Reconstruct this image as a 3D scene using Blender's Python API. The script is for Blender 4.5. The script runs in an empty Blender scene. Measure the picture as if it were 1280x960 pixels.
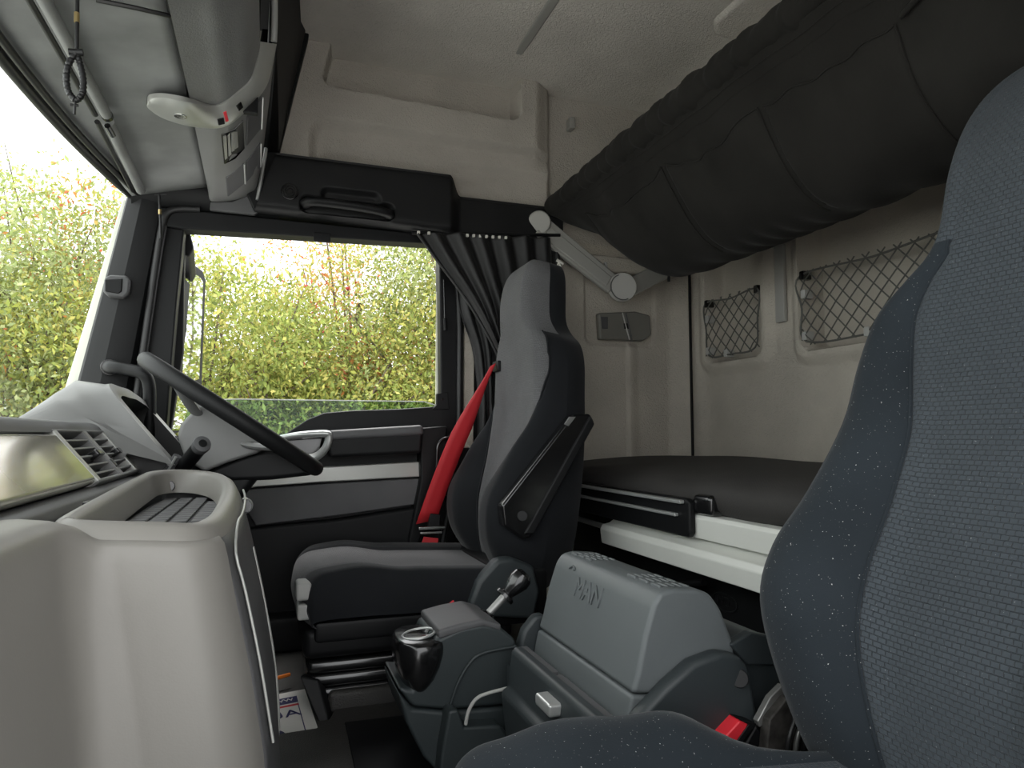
import bpy, bmesh, math, random
import numpy as np
from mathutils import Vector, Matrix
random.seed(7); rng = np.random.default_rng(11)
sc = bpy.context.scene
COL = sc.collection
R = math.radians

# ------------------------------------------------------------------ camera
# x = towards the rear of the cab, y = across the cab to the driver's door, z = up from the cab floor
FPX, YAW, PITCH, CAM = 870.0, R(19.4), R(4.2), Vector((0, 0, 0.64))
cam = bpy.data.cameras.new('camera'); camo = bpy.data.objects.new('camera', cam); COL.objects.link(camo)
cam.sensor_width = 36; cam.lens = FPX / 1280 * 36; cam.clip_start = 0.02; cam.clip_end = 300
camo.location = CAM; camo.rotation_euler = (R(90) + PITCH, 0, -YAW)
sc.camera = camo
FW = Vector((math.sin(YAW)*math.cos(PITCH), math.cos(YAW)*math.cos(PITCH), math.sin(PITCH)))
RT = Vector((math.cos(YAW), -math.sin(YAW), 0)); UP = RT.cross(FW)
def at(px, py, **k):
    """point of the cab that the photo shows at a pixel, on the plane x/y/z = value"""
    d = FW + RT*((px-640)/FPX) + UP*((480-py)/FPX)
    (a, v), = k.items(); i = 'xyz'.index(a)
    return CAM + d*((v-CAM[i])/d[i])

# ------------------------------------------------------------------ sky and light
w = bpy.data.worlds.new('overcast_sky'); sc.world = w; w.use_nodes = True
nt = w.node_tree; nt.nodes.clear()
out = nt.nodes.new('ShaderNodeOutputWorld'); bg = nt.nodes.new('ShaderNodeBackground')
tc = nt.nodes.new('ShaderNodeTexCoord'); nz = nt.nodes.new('ShaderNodeTexNoise'); rp = nt.nodes.new('ShaderNodeValToRGB')
nz.inputs['Scale'].default_value = 2.2; nz.inputs['Detail'].default_value = 4
rp.color_ramp.elements[0].position = 0.3; rp.color_ramp.elements[0].color = (0.80, 0.83, 0.86, 1)
rp.color_ramp.elements[1].position = 0.7; rp.color_ramp.elements[1].color = (1.0, 1.0, 0.99, 1)
nt.links.new(tc.outputs['Generated'], nz.inputs['Vector']); nt.links.new(nz.outputs['Fac'], rp.inputs['Fac'])
nt.links.new(rp.outputs['Color'], bg.inputs['Color']); nt.links.new(bg.outputs[0], out.inputs[0])
bg.inputs['Strength'].default_value = 1.0
sun = bpy.data.lights.new('hazy_sun', 'SUN'); sun.energy = 2.6; sun.angle = R(40); sun.color = (1.0, 0.98, 0.95)
suno = bpy.data.objects.new('hazy_sun', sun); COL.objects.link(suno); suno.location = (1, 3, 9)
suno.rotation_euler = Vector((-0.12, -0.25, -0.95)).to_track_quat('-Z', 'Y').to_euler()
sc.view_settings.view_transform = 'Standard'; sc.view_settings.look = 'None'
sc.view_settings.exposure = 1.85; sc.view_settings.gamma = 1.0; sc.view_settings.use_curve_mapping = False
sc.cycles.max_bounces = 10; sc.cycles.diffuse_bounces = 6; sc.cycles.transparent_max_bounces = 16

# ------------------------------------------------------------------ materials
def lin(c):
    return tuple(((v/255/12.92) if v/255 <= .04045 else ((v/255+.055)/1.055)**2.4) for v in c)
def mat(name, col, rough=.5, metal=0, bump=None, var=0, spec=.5, sheen=0, coat=0, scale=200, bdist=.0006, lint=0, vscale=6, kind='noise'):
    """principled material; bump: strength of a fine grain, var: large soft wear in the colour"""
    m = bpy.data.materials.new(name); m.use_nodes = True; t = m.node_tree; b = t.nodes['Principled BSDF']
    b.inputs['Base Color'].default_value = (*col, 1); b.inputs['Roughness'].default_value = rough; b.inputs['Metallic'].default_value = metal
    b.inputs['Specular IOR Level'].default_value = spec
    if sheen: b.inputs['Sheen Weight'].default_value = sheen; b.inputs['Sheen Roughness'].default_value = .4
    if coat: b.inputs['Coat Weight'].default_value = coat; b.inputs['Coat Roughness'].default_value = .08
    g = t.nodes.new('ShaderNodeNewGeometry')
    colout = None
    if var:
        n = t.nodes.new('ShaderNodeTexNoise'); n.inputs['Scale'].default_value = vscale; n.inputs['Detail'].default_value = 5
        t.links.new(g.outputs['Position'], n.inputs['Vector'])
        r = t.nodes.new('ShaderNodeValToRGB'); r.color_ramp.elements[0].position = .35; r.color_ramp.elements[1].position = .7
        r.color_ramp.elements[0].color = (*[c*(1-var) for c in col], 1); r.color_ramp.elements[1].color = (*[min(1, c*(1+var)) for c in col], 1)
        t.links.new(n.outputs['Fac'], r.inputs['Fac']); colout = r.outputs['Color']
    if lint:
        n = t.nodes.new('ShaderNodeTexNoise'); n.inputs['Scale'].default_value = 420; n.inputs['Detail'].default_value = 1
        t.links.new(g.outputs['Position'], n.inputs['Vector'])
        r = t.nodes.new('ShaderNodeValToRGB'); r.color_ramp.elements[0].position = .74; r.color_ramp.elements[1].position = .80
        r.color_ramp.elements[0].color = (0, 0, 0, 1); r.color_ramp.elements[1].color = (lint, lint, lint, 1)
        t.links.new(n.outputs['Fac'], r.inputs['Fac'])
        mx = t.nodes.new('ShaderNodeMixRGB'); mx.inputs['Color2'].default_value = (.75, .75, .72, 1)
        mx.inputs['Color1'].default_value = (*col, 1)
        if colout: t.links.new(colout, mx.inputs['Color1'])
        t.links.new(r.outputs['Color'], mx.inputs['Fac']); colout = mx.outputs['Color']
    if bump:
        bp = t.nodes.new('ShaderNodeBump'); bp.inputs['Strength'].default_value = bump; bp.inputs['Distance'].default_value = bdist
        if kind == 'weave':
            tx = t.nodes.new('ShaderNodeTexCoord'); uv = tx.outputs['UV']
            br = t.nodes.new('ShaderNodeTexBrick'); br.inputs['Scale'].default_value = scale
            br.inputs['Color1'].default_value = (1, 1, 1, 1); br.inputs['Color2'].default_value = (.75, .75, .75, 1); br.inputs['Mortar'].default_value = (0, 0, 0, 1)
            br.inputs['Mortar Size'].default_value = .05; br.inputs['Mortar Smooth'].default_value = 1; br.inputs['Brick Width'].default_value = .55; br.inputs['Row Height'].default_value = .38
            t.links.new(uv, br.inputs['Vector']); h = br.outputs['Color']
            mx = t.nodes.new('ShaderNodeMixRGB'); mx.blend_type = 'MULTIPLY'; mx.inputs['Fac'].default_value = .32
            mx.inputs['Color1'].default_value = (*col, 1)
            if colout: t.links.new(colout, mx.inputs['Color1'])
            t.links.new(h, mx.inputs['Color2']); colout = mx.outputs['Color']
        else:
            n = t.nodes.new('ShaderNodeTexNoise'); n.inputs['Scale'].default_value = scale; n.inputs['Detail'].default_value = 2
            if kind == 'wiggle': n.inputs['Distortion'].default_value = 1.2
            t.links.new(g.outputs['Position'], n.inputs['Vector']); h = n.outputs['Fac']
        t.links.new(h, bp.inputs['Height']); t.links.new(bp.outputs['Normal'], b.inputs['Normal'])
    if colout: t.links.new(colout, b.inputs['Base Color'])
    return m
M = {}
def defmats():
    M['roof'] = mat('headliner_fabric_lit', (.66, .625, .575), .95, bump=1.0, scale=120, bdist=.0045, var=.06, spec=.15, kind='wiggle')  # headliner cloth in a lighter tone, standing in for light on the ceiling
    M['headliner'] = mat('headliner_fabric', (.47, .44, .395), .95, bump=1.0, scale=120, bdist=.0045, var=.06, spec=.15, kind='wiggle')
    M['shell'] = mat('rear_shell_plastic', (.48, .445, .385), .85, bump=1.0, scale=130, bdist=.0035, var=.07, spec=.2, kind='wiggle')
    M['shell_trim'] = mat('beige_grey_trim', (.34, .335, .31), .45, spec=.4)
    M['lampgrey_shaded'] = mat('lamp_grey_shaded', (.17, .165, .145), .5)  # lamp housing, its shading put into a darker base colour
    M['black'] = mat('black_plastic', (.006, .0063, .007), .5, spec=.25, bump=.3, scale=700, bdist=.0004)
    M['blacksoft'] = mat('black_soft_plastic', (.008, .0083, .009), .55, spec=.28, bump=.5, scale=500, bdist=.0005, var=.15)
    M['gloss'] = mat('gloss_black', (.007, .007, .0075), .22, coat=.4)
    M['rubber'] = mat('black_rubber', (.009, .009, .0095), .45)
    M['mat_rubber'] = mat('floor_rubber', (.045, .043, .040), .5, bump=.9, scale=330, bdist=.002, var=.25)
    M['dash'] = mat('dash_grey', (.19, .19, .187), .48, bump=.35, scale=600, bdist=.0005, var=.05)
    M['dash_panel'] = mat('dash_panel_taupe', (.215, .205, .188), .45, bump=.25, scale=500, bdist=.0004, var=.05, vscale=3)
    M['dash_dark'] = mat('dash_dark_grey', (.085, .085, .088), .55, bump=.4, scale=500, bdist=.0005, var=.15)
    M['hoodrim_lit'] = mat('hood_rim_lit', (.32, .32, .31), .42, bump=.2, scale=600, bdist=.0004)  # dash grey lightened to paint in the light on the rim
    M['champagne'] = mat('champagne_gloss_trim', (.42, .40, .32), .16, metal=.35, coat=.6)
    M['silver'] = mat('silver_plastic', (.44, .445, .42), .34, metal=.3, bump=.1, scale=900, bdist=.0002)
    M['alloy'] = mat('satin_silver', (.52, .53, .52), .3, metal=.55)
    M['consolegrey'] = mat('overhead_grey', (.23, .235, .232), .5, bump=.35, scale=500, bdist=.0005, var=.18, vscale=9)
    M['leather'] = mat('overhead_grained', (.22, .222, .224), .45, bump=.8, scale=240, bdist=.0014, var=.12)
    M['boxgrey'] = mat('storage_grey', (.115, .128, .132), .5, bump=.4, scale=650, bdist=.0005, var=.06)
    M['boxdark'] = mat('storage_dark', (.030, .037, .040), .5, bump=.4, scale=600, bdist=.0005)
    M['geardark'] = mat('console_green_grey', (.028, .036, .038), .5, bump=.35, scale=600, bdist=.0004)
    M['velvet'] = mat('velvet_dark', (.011, .012, .014), .9, sheen=.12, bump=.4, scale=700, bdist=.0008, var=.12, spec=.2)
    M['velvet2'] = mat('velvet_linty', (.021, .027, .033), .9, sheen=.12, bump=.4, scale=700, bdist=.0008, var=.12, spec=.2, lint=.8)
    M['weave'] = mat('woven_fabric', (.13, .13, .134), .85, sheen=.1, bump=.9, scale=75, bdist=.0016, kind='weave', spec=.25, var=.1)
    M['weave2'] = mat('woven_fabric_blue', (.055, .066, .077), .85, sheen=.1, bump=.9, scale=55, bdist=.0016, kind='weave', spec=.25, var=.08, lint=.35)
    M['bed'] = mat('mattress_cover', (.040, .037, .035), .7, bump=.9, scale=90, bdist=.001, kind='weave', var=.08)
    M['bunk'] = mat('bunk_canvas', (.0185, .0178, .0162), .95, bump=.8, scale=180, bdist=.001, var=.2, sheen=.05, spec=.12)
    M['curtain'] = mat('curtain_cloth', (.009, .009, .0095), .55, bump=.3, scale=400, bdist=.0004, sheen=.05)
    M['white'] = mat('white_rail', (.66, .67, .63), .38, var=.03)
    M['red'] = mat('red_belt', (.55, .022, .03), .55, bump=.5, scale=900, bdist=.0004)
    M['redplastic'] = mat('red_button', (.75, .03, .045), .35)
    M['chrome'] = mat('bare_metal', (.6, .6, .58), .22, metal=1)
    M['greymetal'] = mat('grey_metal', (.30, .30, .29), .4, metal=.6, var=.2)
    M['dirty'] = mat('dirty_metal', (.05, .046, .042), .6, metal=.3, var=.5, vscale=60)
    M['stone'] = mat('light_grey_switch', (.42, .42, .40), .5)
    M['cream'] = mat('cab_paint_cream', (.62, .62, .54), .3, coat=.4)
    M['card'] = mat('white_card', (.72, .70, .66), .6)
    M['navy'] = mat('navy_print', (.02, .02, .10), .6)
    M['redprint'] = mat('red_print', (.55, .03, .03), .6)
    M['orange'] = mat('orange_reflector', (.75, .20, .03), .35)
    M['bark'] = mat('bark', (.13, .10, .075), .9, bump=.8, scale=60, bdist=.01, var=.3)
    M['asphalt'] = mat('asphalt', (.42, .415, .40), .9, bump=.6, scale=90, bdist=.006, var=.15)
    M['netcord'] = mat('net_cord', (.10, .10, .09), .7)
    M['white_cloth'] = mat('white_tab', (.7, .68, .62), .8)
    M['brass'] = mat('brass_ferrule', (.55, .42, .2), .3, metal=.9)
    M['mirror'] = mat('mirror_glass', (.85, .87, .87), .02, metal=1)
    M['berry'] = mat('berry_red', (.5, .03, .04), .4)
    # thin window glass: mostly clear, a faint mirror reflection at grazing angles
    m = bpy.data.materials.new('window_glass'); m.use_nodes = True; t = m.node_tree; t.nodes.clear()
    o = t.nodes.new('ShaderNodeOutputMaterial'); mx = t.nodes.new('ShaderNodeMixShader'); tr = t.nodes.new('ShaderNodeBsdfTransparent')
    gl = t.nodes.new('ShaderNodeBsdfGlossy'); fr = t.nodes.new('ShaderNodeFresnel'); fr.inputs['IOR'].default_value = 1.25
    tr.inputs['Color'].default_value = (.93, .97, .94, 1); gl.inputs['Roughness'].default_value = .02
    t.links.new(fr.outputs[0], mx.inputs[0]); t.links.new(tr.outputs[0], mx.inputs[1]); t.links.new(gl.outputs[0], mx.inputs[2]); t.links.new(mx.outputs[0], o.inputs[0])
    M['glass'] = m
    m = m.copy(); m.name = 'door_glass_tint'; M['glass2'] = m
    for n in m.node_tree.nodes:
        if n.type == 'BSDF_TRANSPARENT': n.inputs['Color'].default_value = (.70, .82, .80, 1)
    m = bpy.data.materials.new('leaf'); m.use_nodes = True; t = m.node_tree; b = t.nodes['Principled BSDF']
    a = t.nodes.new('ShaderNodeAttribute'); a.attribute_name = 'tint'
    b.inputs['Roughness'].default_value = .6; b.inputs['Specular IOR Level'].default_value = .2
    tl = t.nodes.new('ShaderNodeBsdfTranslucent'); mx = t.nodes.new('ShaderNodeMixShader'); mx.inputs[0].default_value = .4
    o = t.nodes['Material Output']
    t.links.new(a.outputs['Color'], b.inputs['Base Color']); t.links.new(a.outputs['Color'], tl.inputs['Color'])
    t.links.new(b.outputs[0], mx.inputs[1]); t.links.new(tl.outputs[0], mx.inputs[2]); t.links.new(mx.outputs[0], o.inputs['Surface'])
    M['leaf'] = m
defmats()

# ------------------------------------------------------------------ mesh helpers
def link(name, me, m, parent=None):
    o = bpy.data.objects.new(name, me); COL.objects.link(o)
    if m is not None and me is not None: me.materials.append(M[m] if isinstance(m, str) else m)
    if parent is not None:
        o.parent = parent; o.matrix_parent_inverse = parent.matrix_world.inverted() if parent.type != 'EMPTY' else Matrix.Translation(-parent.location)
    return o
def finish(bm, name, m, parent=None, ang=38, wn=False):
    bmesh.ops.recalc_face_normals(bm, faces=bm.faces[:])
    me = bpy.data.meshes.new(name); bm.to_mesh(me); bm.free()
    me.polygons.foreach_set('use_smooth', [True]*len(me.polygons)); me.set_sharp_from_angle(angle=R(ang))
    o = link(name, me, m, parent)
    if wn: o.modifiers.new('wn', 'WEIGHTED_NORMAL').keep_sharp = True
    return o
def bev(bm, wdt, seg=3, ang=25, edges=None):
    es = edges or [e for e in bm.edges if len(e.link_faces) == 2 and e.calc_face_angle(0) > R(ang)]
    if wdt > 0 and es: bmesh.ops.bevel(bm, geom=es, offset=wdt, segments=seg, profile=.5, affect='EDGES', clamp_overlap=True)
def box_bm(lo, hi, b=.004, seg=2, rot=None, bm=None):
    new = bm is None
    q = bmesh.new(); bmesh.ops.create_cube(q, size=1)
    lo, hi = Vector(lo), Vector(hi); c = (lo+hi)/2; s = hi-lo
    for v in q.verts: v.co = Vector((v.co.x*s.x, v.co.y*s.y, v.co.z*s.z))
    bev(q, b, seg)
    for v in q.verts: v.co = (rot @ v.co if rot else v.co) + c
    return q
def box(name, lo, hi, m, parent=None, b=.004, seg=2, rot=None):
    return finish(box_bm(lo, hi, b, seg, rot), name, m, parent, wn=True)
def prism(name, pts, ext, m, parent=None, b=.004, seg=3, ang=25, sh=38):
    """polygon given by 3D points, extruded by the vector ext, edges rounded"""
    q = bmesh.new(); ext = Vector(ext)
    a = [q.verts.new(Vector(p)) for p in pts]; c = [q.verts.new(Vector(p)+ext) for p in pts]; n = len(pts)
    q.faces.new(a); q.faces.new(c[::-1])
    for i in range(n): q.faces.new((a[i], c[i], c[(i+1) % n], a[(i+1) % n]))
    bmesh.ops.recalc_face_normals(q, faces=q.faces[:]); bev(q, b, seg, ang)
    return finish(q, name, m, parent, ang=sh, wn=True)
def smooth_path(pts, n=8, closed=False):
    P = [Vector(p) for p in pts]; N = len(P); outp = []
    for i in range(N if closed else N-1):
        if closed: p0, p1, p2, p3 = P[i-1], P[i], P[(i+1) % N], P[(i+2) % N]
        else: p0, p1, p2, p3 = P[max(i-1, 0)], P[i], P[i+1], P[min(i+2, N-1)]
        for k in range(n):
            t = k/n
            outp.append(.5*((2*p1)+(p2-p0)*t+(2*p0-5*p1+4*p2-p3)*t*t+(3*p1-p0-3*p2+p3)*t**3))
    if not closed: outp.append(P[-1])
    return outp
def tube_bm(pts, r, seg=10, closed=False, flat=1.0, bm=None, updir=None):
    q = bm or bmesh.new(); N = len(pts); pts = [Vector(p) for p in pts]; rings = []
    rr = r if callable(r) else (lambda i: r)
    up = None
    for i, p in enumerate(pts):
        t = (pts[(i+1) % N]-pts[i-1]) if closed else (pts[min(i+1, N-1)]-pts[max(i-1, 0)])
        t.normalize()
        if updir is not None: up = Vector(updir)
        elif up is None: up = Vector((0, 0, 1)) if abs(t.z) < .9 else Vector((1, 0, 0))
        s = t.cross(up).normalized(); up = s.cross(t).normalized()
        rings.append([q.verts.new(p+(s*math.cos(a)*rr(i)+up*math.sin(a)*rr(i)*flat)) for a in (2*math.pi*k/seg for k in range(seg))])
    M_ = N if closed else N-1
    for i in range(M_):
        a, b = rings[i], rings[(i+1) % N]
        for k in range(seg): q.faces.new((a[k], b[k], b[(k+1) % seg], a[(k+1) % seg]))
    if not closed: q.faces.new(rings[0][::-1]); q.faces.new(rings[-1])
    return q
def tube(name, pts, r, m, parent=None, seg=10, closed=False, flat=1.0, updir=None):
    return finish(tube_bm(pts, r, seg, closed, flat, updir=updir), name, m, parent, ang=50)
def cyl(name, p0, p1, r0, m, parent=None, r1=None, seg=28, b=.002):
    p0, p1 = Vector(p0), Vector(p1); r1 = r0 if r1 is None else r1
    d = p1-p0; q = bmesh.new(); bmesh.ops.create_cone(q, cap_ends=True, segments=seg, radius1=r0, radius2=r1, depth=d.length)
    if b: bev(q, b, 2, 60)
    mt = Matrix.Translation((p0+p1)/2) @ d.to_track_quat('Z', 'Y').to_matrix().to_4x4()
    bmesh.ops.transform(q, matrix=mt, verts=q.verts)
    return finish(q, name, m, parent, ang=40, wn=True)
def lathe(name, prof, origin, axis, m, parent=None, seg=32):
    """prof: (radius, height) pairs along axis"""
    q = bmesh.new(); rings = []; mt = Matrix.Translation(Vector(origin)) @ Vector(axis).to_track_quat('Z', 'Y').to_matrix().to_4x4()
    for r, h in prof: rings.append([q.verts.new(mt @ Vector((r*math.cos(2*math.pi*k/seg), r*math.sin(2*math.pi*k/seg), h))) for k in range(seg)])
    for a, b in zip(rings, rings[1:]):
        for k in range(seg): q.faces.new((a[k], a[(k+1) % seg], b[(k+1) % seg], b[k]))
    q.faces.new(rings[0]); q.faces.new(rings[-1])
    return finish(q, name, m, parent, ang=35)
def grid_mesh(name, rows, m, parent=None, closed_u=False, thick=0, ang=60, uvscale=None, off=-1):
    """rows of points -> surface; optional thickness; UV in metres"""
    nr, nc = len(rows), len(rows[0]); vs = [tuple(p) for r in rows for p in r]; fs = []
    for i in range(nr-1):
        for j in range(nc if closed_u else nc-1):
            fs.append((i*nc+j, i*nc+(j+1) % nc, (i+1)*nc+(j+1) % nc, (i+1)*nc+j))
    me = bpy.data.meshes.new(name); me.from_pydata(vs, [], fs)
    if uvscale:
        arr = np.array(vs).reshape(nr, nc, 3)
        u = np.zeros((nr, nc)); v = np.zeros((nr, nc))
        u[:, 1:] = np.cumsum(np.linalg.norm(np.diff(arr, axis=1), axis=2), axis=1); v[1:] = np.cumsum(np.linalg.norm(np.diff(arr, axis=0), axis=2), axis=0)
        u -= u[:, nc//2:nc//2+1]; v[:] = v[:, nc//2:nc//2+1]
        uv = me.uv_layers.new(name='UVMap'); idx = np.empty(len(me.loops), int); me.loops.foreach_get('vertex_index', idx)
        uv.data.foreach_set('uv', np.stack([u.ravel()[idx], v.ravel()[idx]], 1).ravel()*uvscale)
    me.polygons.foreach_set('use_smooth', [True]*len(me.polygons)); me.set_sharp_from_angle(angle=R(ang))
    o = link(name, me, m, parent)
    if thick: s = o.modifiers.new('thick', 'SOLIDIFY'); s.thickness = thick; s.offset = off
    return o
def sstep(a, b, x):
    t = min(1, max(0, (x-a)/(b-a))); return t*t*(3-2*t)
def rrect(x, y, x0, x1, y0, y1, r, soft):
    """1 inside a rounded rectangle, falling to 0 over soft"""
    dx = max(x0+r-x, x-x1+r, 0); dy = max(y0+r-y, y-y1+r, 0)
    ins = min(x-x0, x1-x, y-y0, y1-y)
    d = math.hypot(dx, dy)-r if (dx > 0 and dy > 0) else -ins
    return 1-sstep(-soft/2, soft/2, d)
def text(name, s, size, mtx, m, parent=None, extrude=.0012, align='CENTER', bevel=0):
    c = bpy.data.curves.new(name, 'FONT'); c.body = s; c.size = size; c.extrude = extrude; c.align_x = align; c.align_y = 'CENTER'; c.bevel_depth = bevel
    tmp = bpy.data.objects.new(name, c); COL.objects.link(tmp)
    me = bpy.data.meshes.new_from_object(tmp.evaluated_get(bpy.context.evaluated_depsgraph_get()))
    bpy.data.objects.remove(tmp); me.name = name; me.transform(mtx); me.materials.clear()
    return link(name, me, m, parent)
def tag(o, label=None, cat=None, group=None, kind=None):
    if label: o['label'] = label
    if cat: o['category'] = cat
    if group: o['group'] = group
    if kind: o['kind'] = kind
    return o
def thing(name, loc, label, cat, group=None):
    o = bpy.data.objects.new(name, None); COL.objects.link(o); o.location = Vector(loc); o.empty_display_size = .05
    return tag(o, label, cat, group)
def setting(name, loc, label, cat=None):
    return tag(thing(name, loc, label, cat), kind='structure')
def proj(p):
    d = Vector(p)-CAM; z = d.dot(FW); return 640+FPX*d.dot(RT)/z, 480-FPX*d.dot(UP)/z
def frame_mtx(o, x, y):
    """matrix with the given origin, x and y axes"""
    x = Vector(x).normalized(); y = Vector(y); z = x.cross(y).normalized(); y = z.cross(x)
    return Matrix(((x.x, y.x, z.x, o[0]), (x.y, y.y, z.y, o[1]), (x.z, y.z, z.z, o[2]), (0, 0, 0, 1)))
# ================================================================== the cab shell
SIDE, REAR, CEIL = 2.36, 1.58, 1.97
fl = setting('floor', (.45, 1.2, 0), 'black rubber covered cab floor', None)
box('floor_panel', (-.62, .12, -.05), (REAR, 2.40, 0), 'mat_rubber', fl, b=0)
box('outer_skin_rear', (.57, 2.425, -.05), (1.66, 2.45, 2.02), 'cream', fl, b=0)
box('outer_skin_back', (1.66, .10, -.05), (1.68, 2.45, 2.02), 'cream', fl, b=0)
box('outer_skin_top', (-.37, 2.425, 1.345), (.57, 2.45, 2.02), 'cream', fl, b=0)
box('outer_skin_roof', (-.56, .10, 2.02), (1.68, 2.45, 2.04), 'cream', fl, b=0)
box('door_sill', (-.56, 2.20, 0), (.62, 2.42, .10), 'black', fl, b=.012)
box('firewall', (-.62, .12, -.05), (-.56, 2.40, .55), 'black', fl, b=0)

# headlining: flat roof with a cove down to the side wall and the rear wall
ce = setting('ceiling', (.8, 1.2, CEIL), 'grey textured fabric roof lining')
rows = []
for x in [0.0, .1, .25, .4, .55, .7, .76, .79, .82, .9, 1.05, 1.2, 1.35, 1.45, 1.5, 1.54, 1.565, REAR, REAR+.002]:
    dz = .10*sstep(1.42, REAR, x)**2
    row = []
    for y in [.10, .3, .6, .9, 1.2, 1.5, 1.8, 2.0, 2.1, 2.18, 2.24, 2.29, 2.33, 2.37, 2.40, 2.42]:
        row.append((x, y, CEIL-dz-.028*(1-((1.26-min(y, 2.0))/1.16)**2)*-1*0-.012*sstep(2.05, 2.42, y)))
    rows.append(row)
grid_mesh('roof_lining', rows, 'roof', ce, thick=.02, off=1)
# moulded bar across the roof
prism('roof_bar', [(.755, .1, 1.972), (.763, .1, 1.955), (.775, .1, 1.947), (.80, .1, 1.947), (.812, .1, 1.955), (.82, .1, 1.972)], (0, 2.20, 0), 'shell_trim', ce, b=.003)
q = [at(917, 62, z=1.945), at(1005, -40, z=1.945)]
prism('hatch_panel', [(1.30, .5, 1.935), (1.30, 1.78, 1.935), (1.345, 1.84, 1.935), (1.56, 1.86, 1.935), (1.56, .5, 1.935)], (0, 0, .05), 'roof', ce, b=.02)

# driver's side upper wall: a heightfield y = SIDE - h(x, z)
wr = setting('wall_right', (.8, SIDE, 1.0), 'grey upper side wall with a moulded storage pocket')
def field_xz(name, x0, x1, z0, z1, nx, nz_, fn, m, parent):
    rows = []
    for j in range(nz_+1):
        z = z0+(z1-z0)*j/nz_
        rows.append([Vector((x0+(x1-x0)*i/nx, fn(x0+(x1-x0)*i/nx, z), z)) for i in range(nx+1)])
    return grid_mesh(name, rows, m, parent, ang=70)
def upper_y(x, z):
    body = 1-sstep(.965, .995, x)                       # the pocket moulding ends near the bunk
    left = .05+.09*(z-1.55)/.4
    pocket = rrect(x, z, left+.04, .842-.02*(z-1.8), 1.805-.02*(x-.14)/.7, 2.4, .035, .014)
    top = 1-sstep(1.945, 1.965, z)
    h = .085*body*top
    h *= (1-pocket)
    # chamfer on the right upright and the soft dish low on the panel
    h -= .045*sstep(.90, .975, x)*body*sstep(1.60, 1.72, z)
    h -= .034*rrect(x, z, .12, 1.2, 1.30, 1.675, .05, .035)*body
    h -= .014*rrect(x, z, .16, 1.2, 1.30, 1.60, .05, .03)*body
    return SIDE+.03-h
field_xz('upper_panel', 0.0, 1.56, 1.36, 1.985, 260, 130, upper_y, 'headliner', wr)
# lower side wall behind the driver's seat
def lower_y(x, z):
    h = .012*(sstep(1.30, 1.312, x)-sstep(1.312, 1.36, x))*(1-sstep(.98, 1.02, z))
    h += .05*sstep(1.48, 1.58, x)
    h -= .012*rrect(x, z, 1.13, 1.43, .985, 1.30, .03, .014)
    return SIDE+.012-h
field_xz('lower_panel', .60, 1.56, .20, 1.37, 200, 160, lower_y, 'shell', wr)
box('seam', (1.546, 2.30, .45), (1.552, 2.312, 1.36), 'black', wr, b=.001)
pp = at(711, 158, y=2.385)
box('coat_hook', (pp.x-.012, 2.345, pp.z-.022), (pp.x+.012, 2.388, pp.z+.022), 'shell_trim', wr, b=.006, seg=3)

# rear wall: heightfield x = REAR - h(y, z) with two niches
wb = setting('wall_rear', (REAR, 1.2, 1.0), 'beige grey moulded rear wall with two niches')
N1 = (1.915, 2.225, .915, 1.31); N2 = (1.16, 1.725, .905, 1.38)
def rear_x(y, z):
    h = .0
    for (a, b_, c, d) in (N1, N2, (.5, .98, .905, 1.38)):
        h += .022*rrect(y, z, a-.04, b_+.04, c-.04, d+.05, .06, .04)
        h -= .090*rrect(y, z, a, b_, c, d, .035, .014)
    h += .02*sstep(2.24, 2.34, y)
    h -= .012*rrect(y, z, 1.60, 2.6, .30, .82, .1, .10)
    h += .05*sstep(1.55, 1.9, z)
    return REAR-h
rows = []
ny, nz2 = 300, 190
for j in range(nz2+1):
    z = .25+(1.93-.25)*j/nz2
    rows.append([Vector((rear_x(.12+(2.372-.12)*i/ny, z), .12+(2.372-.12)*i/ny, z)) for i in range(ny+1)])
grid_mesh('rear_panel', rows, 'shell', wb, ang=70)
p0, p1 = at(977, 309, x=REAR-.012), at(987, 402, x=REAR-.012)
box('vertical_insert', (REAR-.018, 1.80, 1.005), (REAR-.003, 1.842, 1.262), 'shell_trim', wb, b=.004)

# near side of the cab, outside the picture: quarter panel, door head and front pillar around the open passenger door
wl = setting('wall_left', (.8, .10, 0), 'near side wall around the open passenger door')
box('quarter_panel', (.60, .085, -.05), (1.66, .115, 2.02), 'shell', wl, b=0)
box('door_head', (-.56, .085, 1.42), (.60, .115, 2.02), 'black', wl, b=0)
box('front_pillar', (-.56, .085, -.05), (-.44, .115, 1.42), 'black', wl, b=0)

# ------------------------------------------------------------------ black overhead box above the driver's door
oh = thing('overhead_box', (.4, 2.28, 1.36), 'black plastic trim box with grab handle and round speaker above the door window', 'trim box')
def ohy(x, z):
    y = 2.235+.045*sstep(.565, .615, x)
    y += .030*rrect(x, z, .085, .375, 1.342, 1.392, .02, .014)+.018*rrect(x, z, .15, .33, 1.378, 1.422, .02, .02)
    return y
def oh_top(x): return 1.520-.055*sstep(.565, .615, x)
rows = []
nx = 240
for j in range(72):
    rows.append([])
    for i in range(nx+1):
        x = -.045+(1.0+.045)*i/nx
        zt = oh_top(x); zb = 1.338-.012*sstep(.0, .6, x)
        if j < 3: y, z = 2.40+(ohy(x, zb+.02)-2.40)*[0, .5, .9][j], zb
        elif j > 68: y, z = ohy(x, zt-.02)+[.004, .05, .15][j-69], zt
        else:
            t = (j-3)/65; z = zb+.006+(zt-zb-.012)*t; y = ohy(x, z)+.006*((abs(2*t-1))**16)
        rows[-1].append(Vector((x+(z-1.35)*.32*(1-sstep(-.045, .15, x)), y, z)))
grid_mesh('body', rows, 'blacksoft', oh, ang=50)
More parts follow.
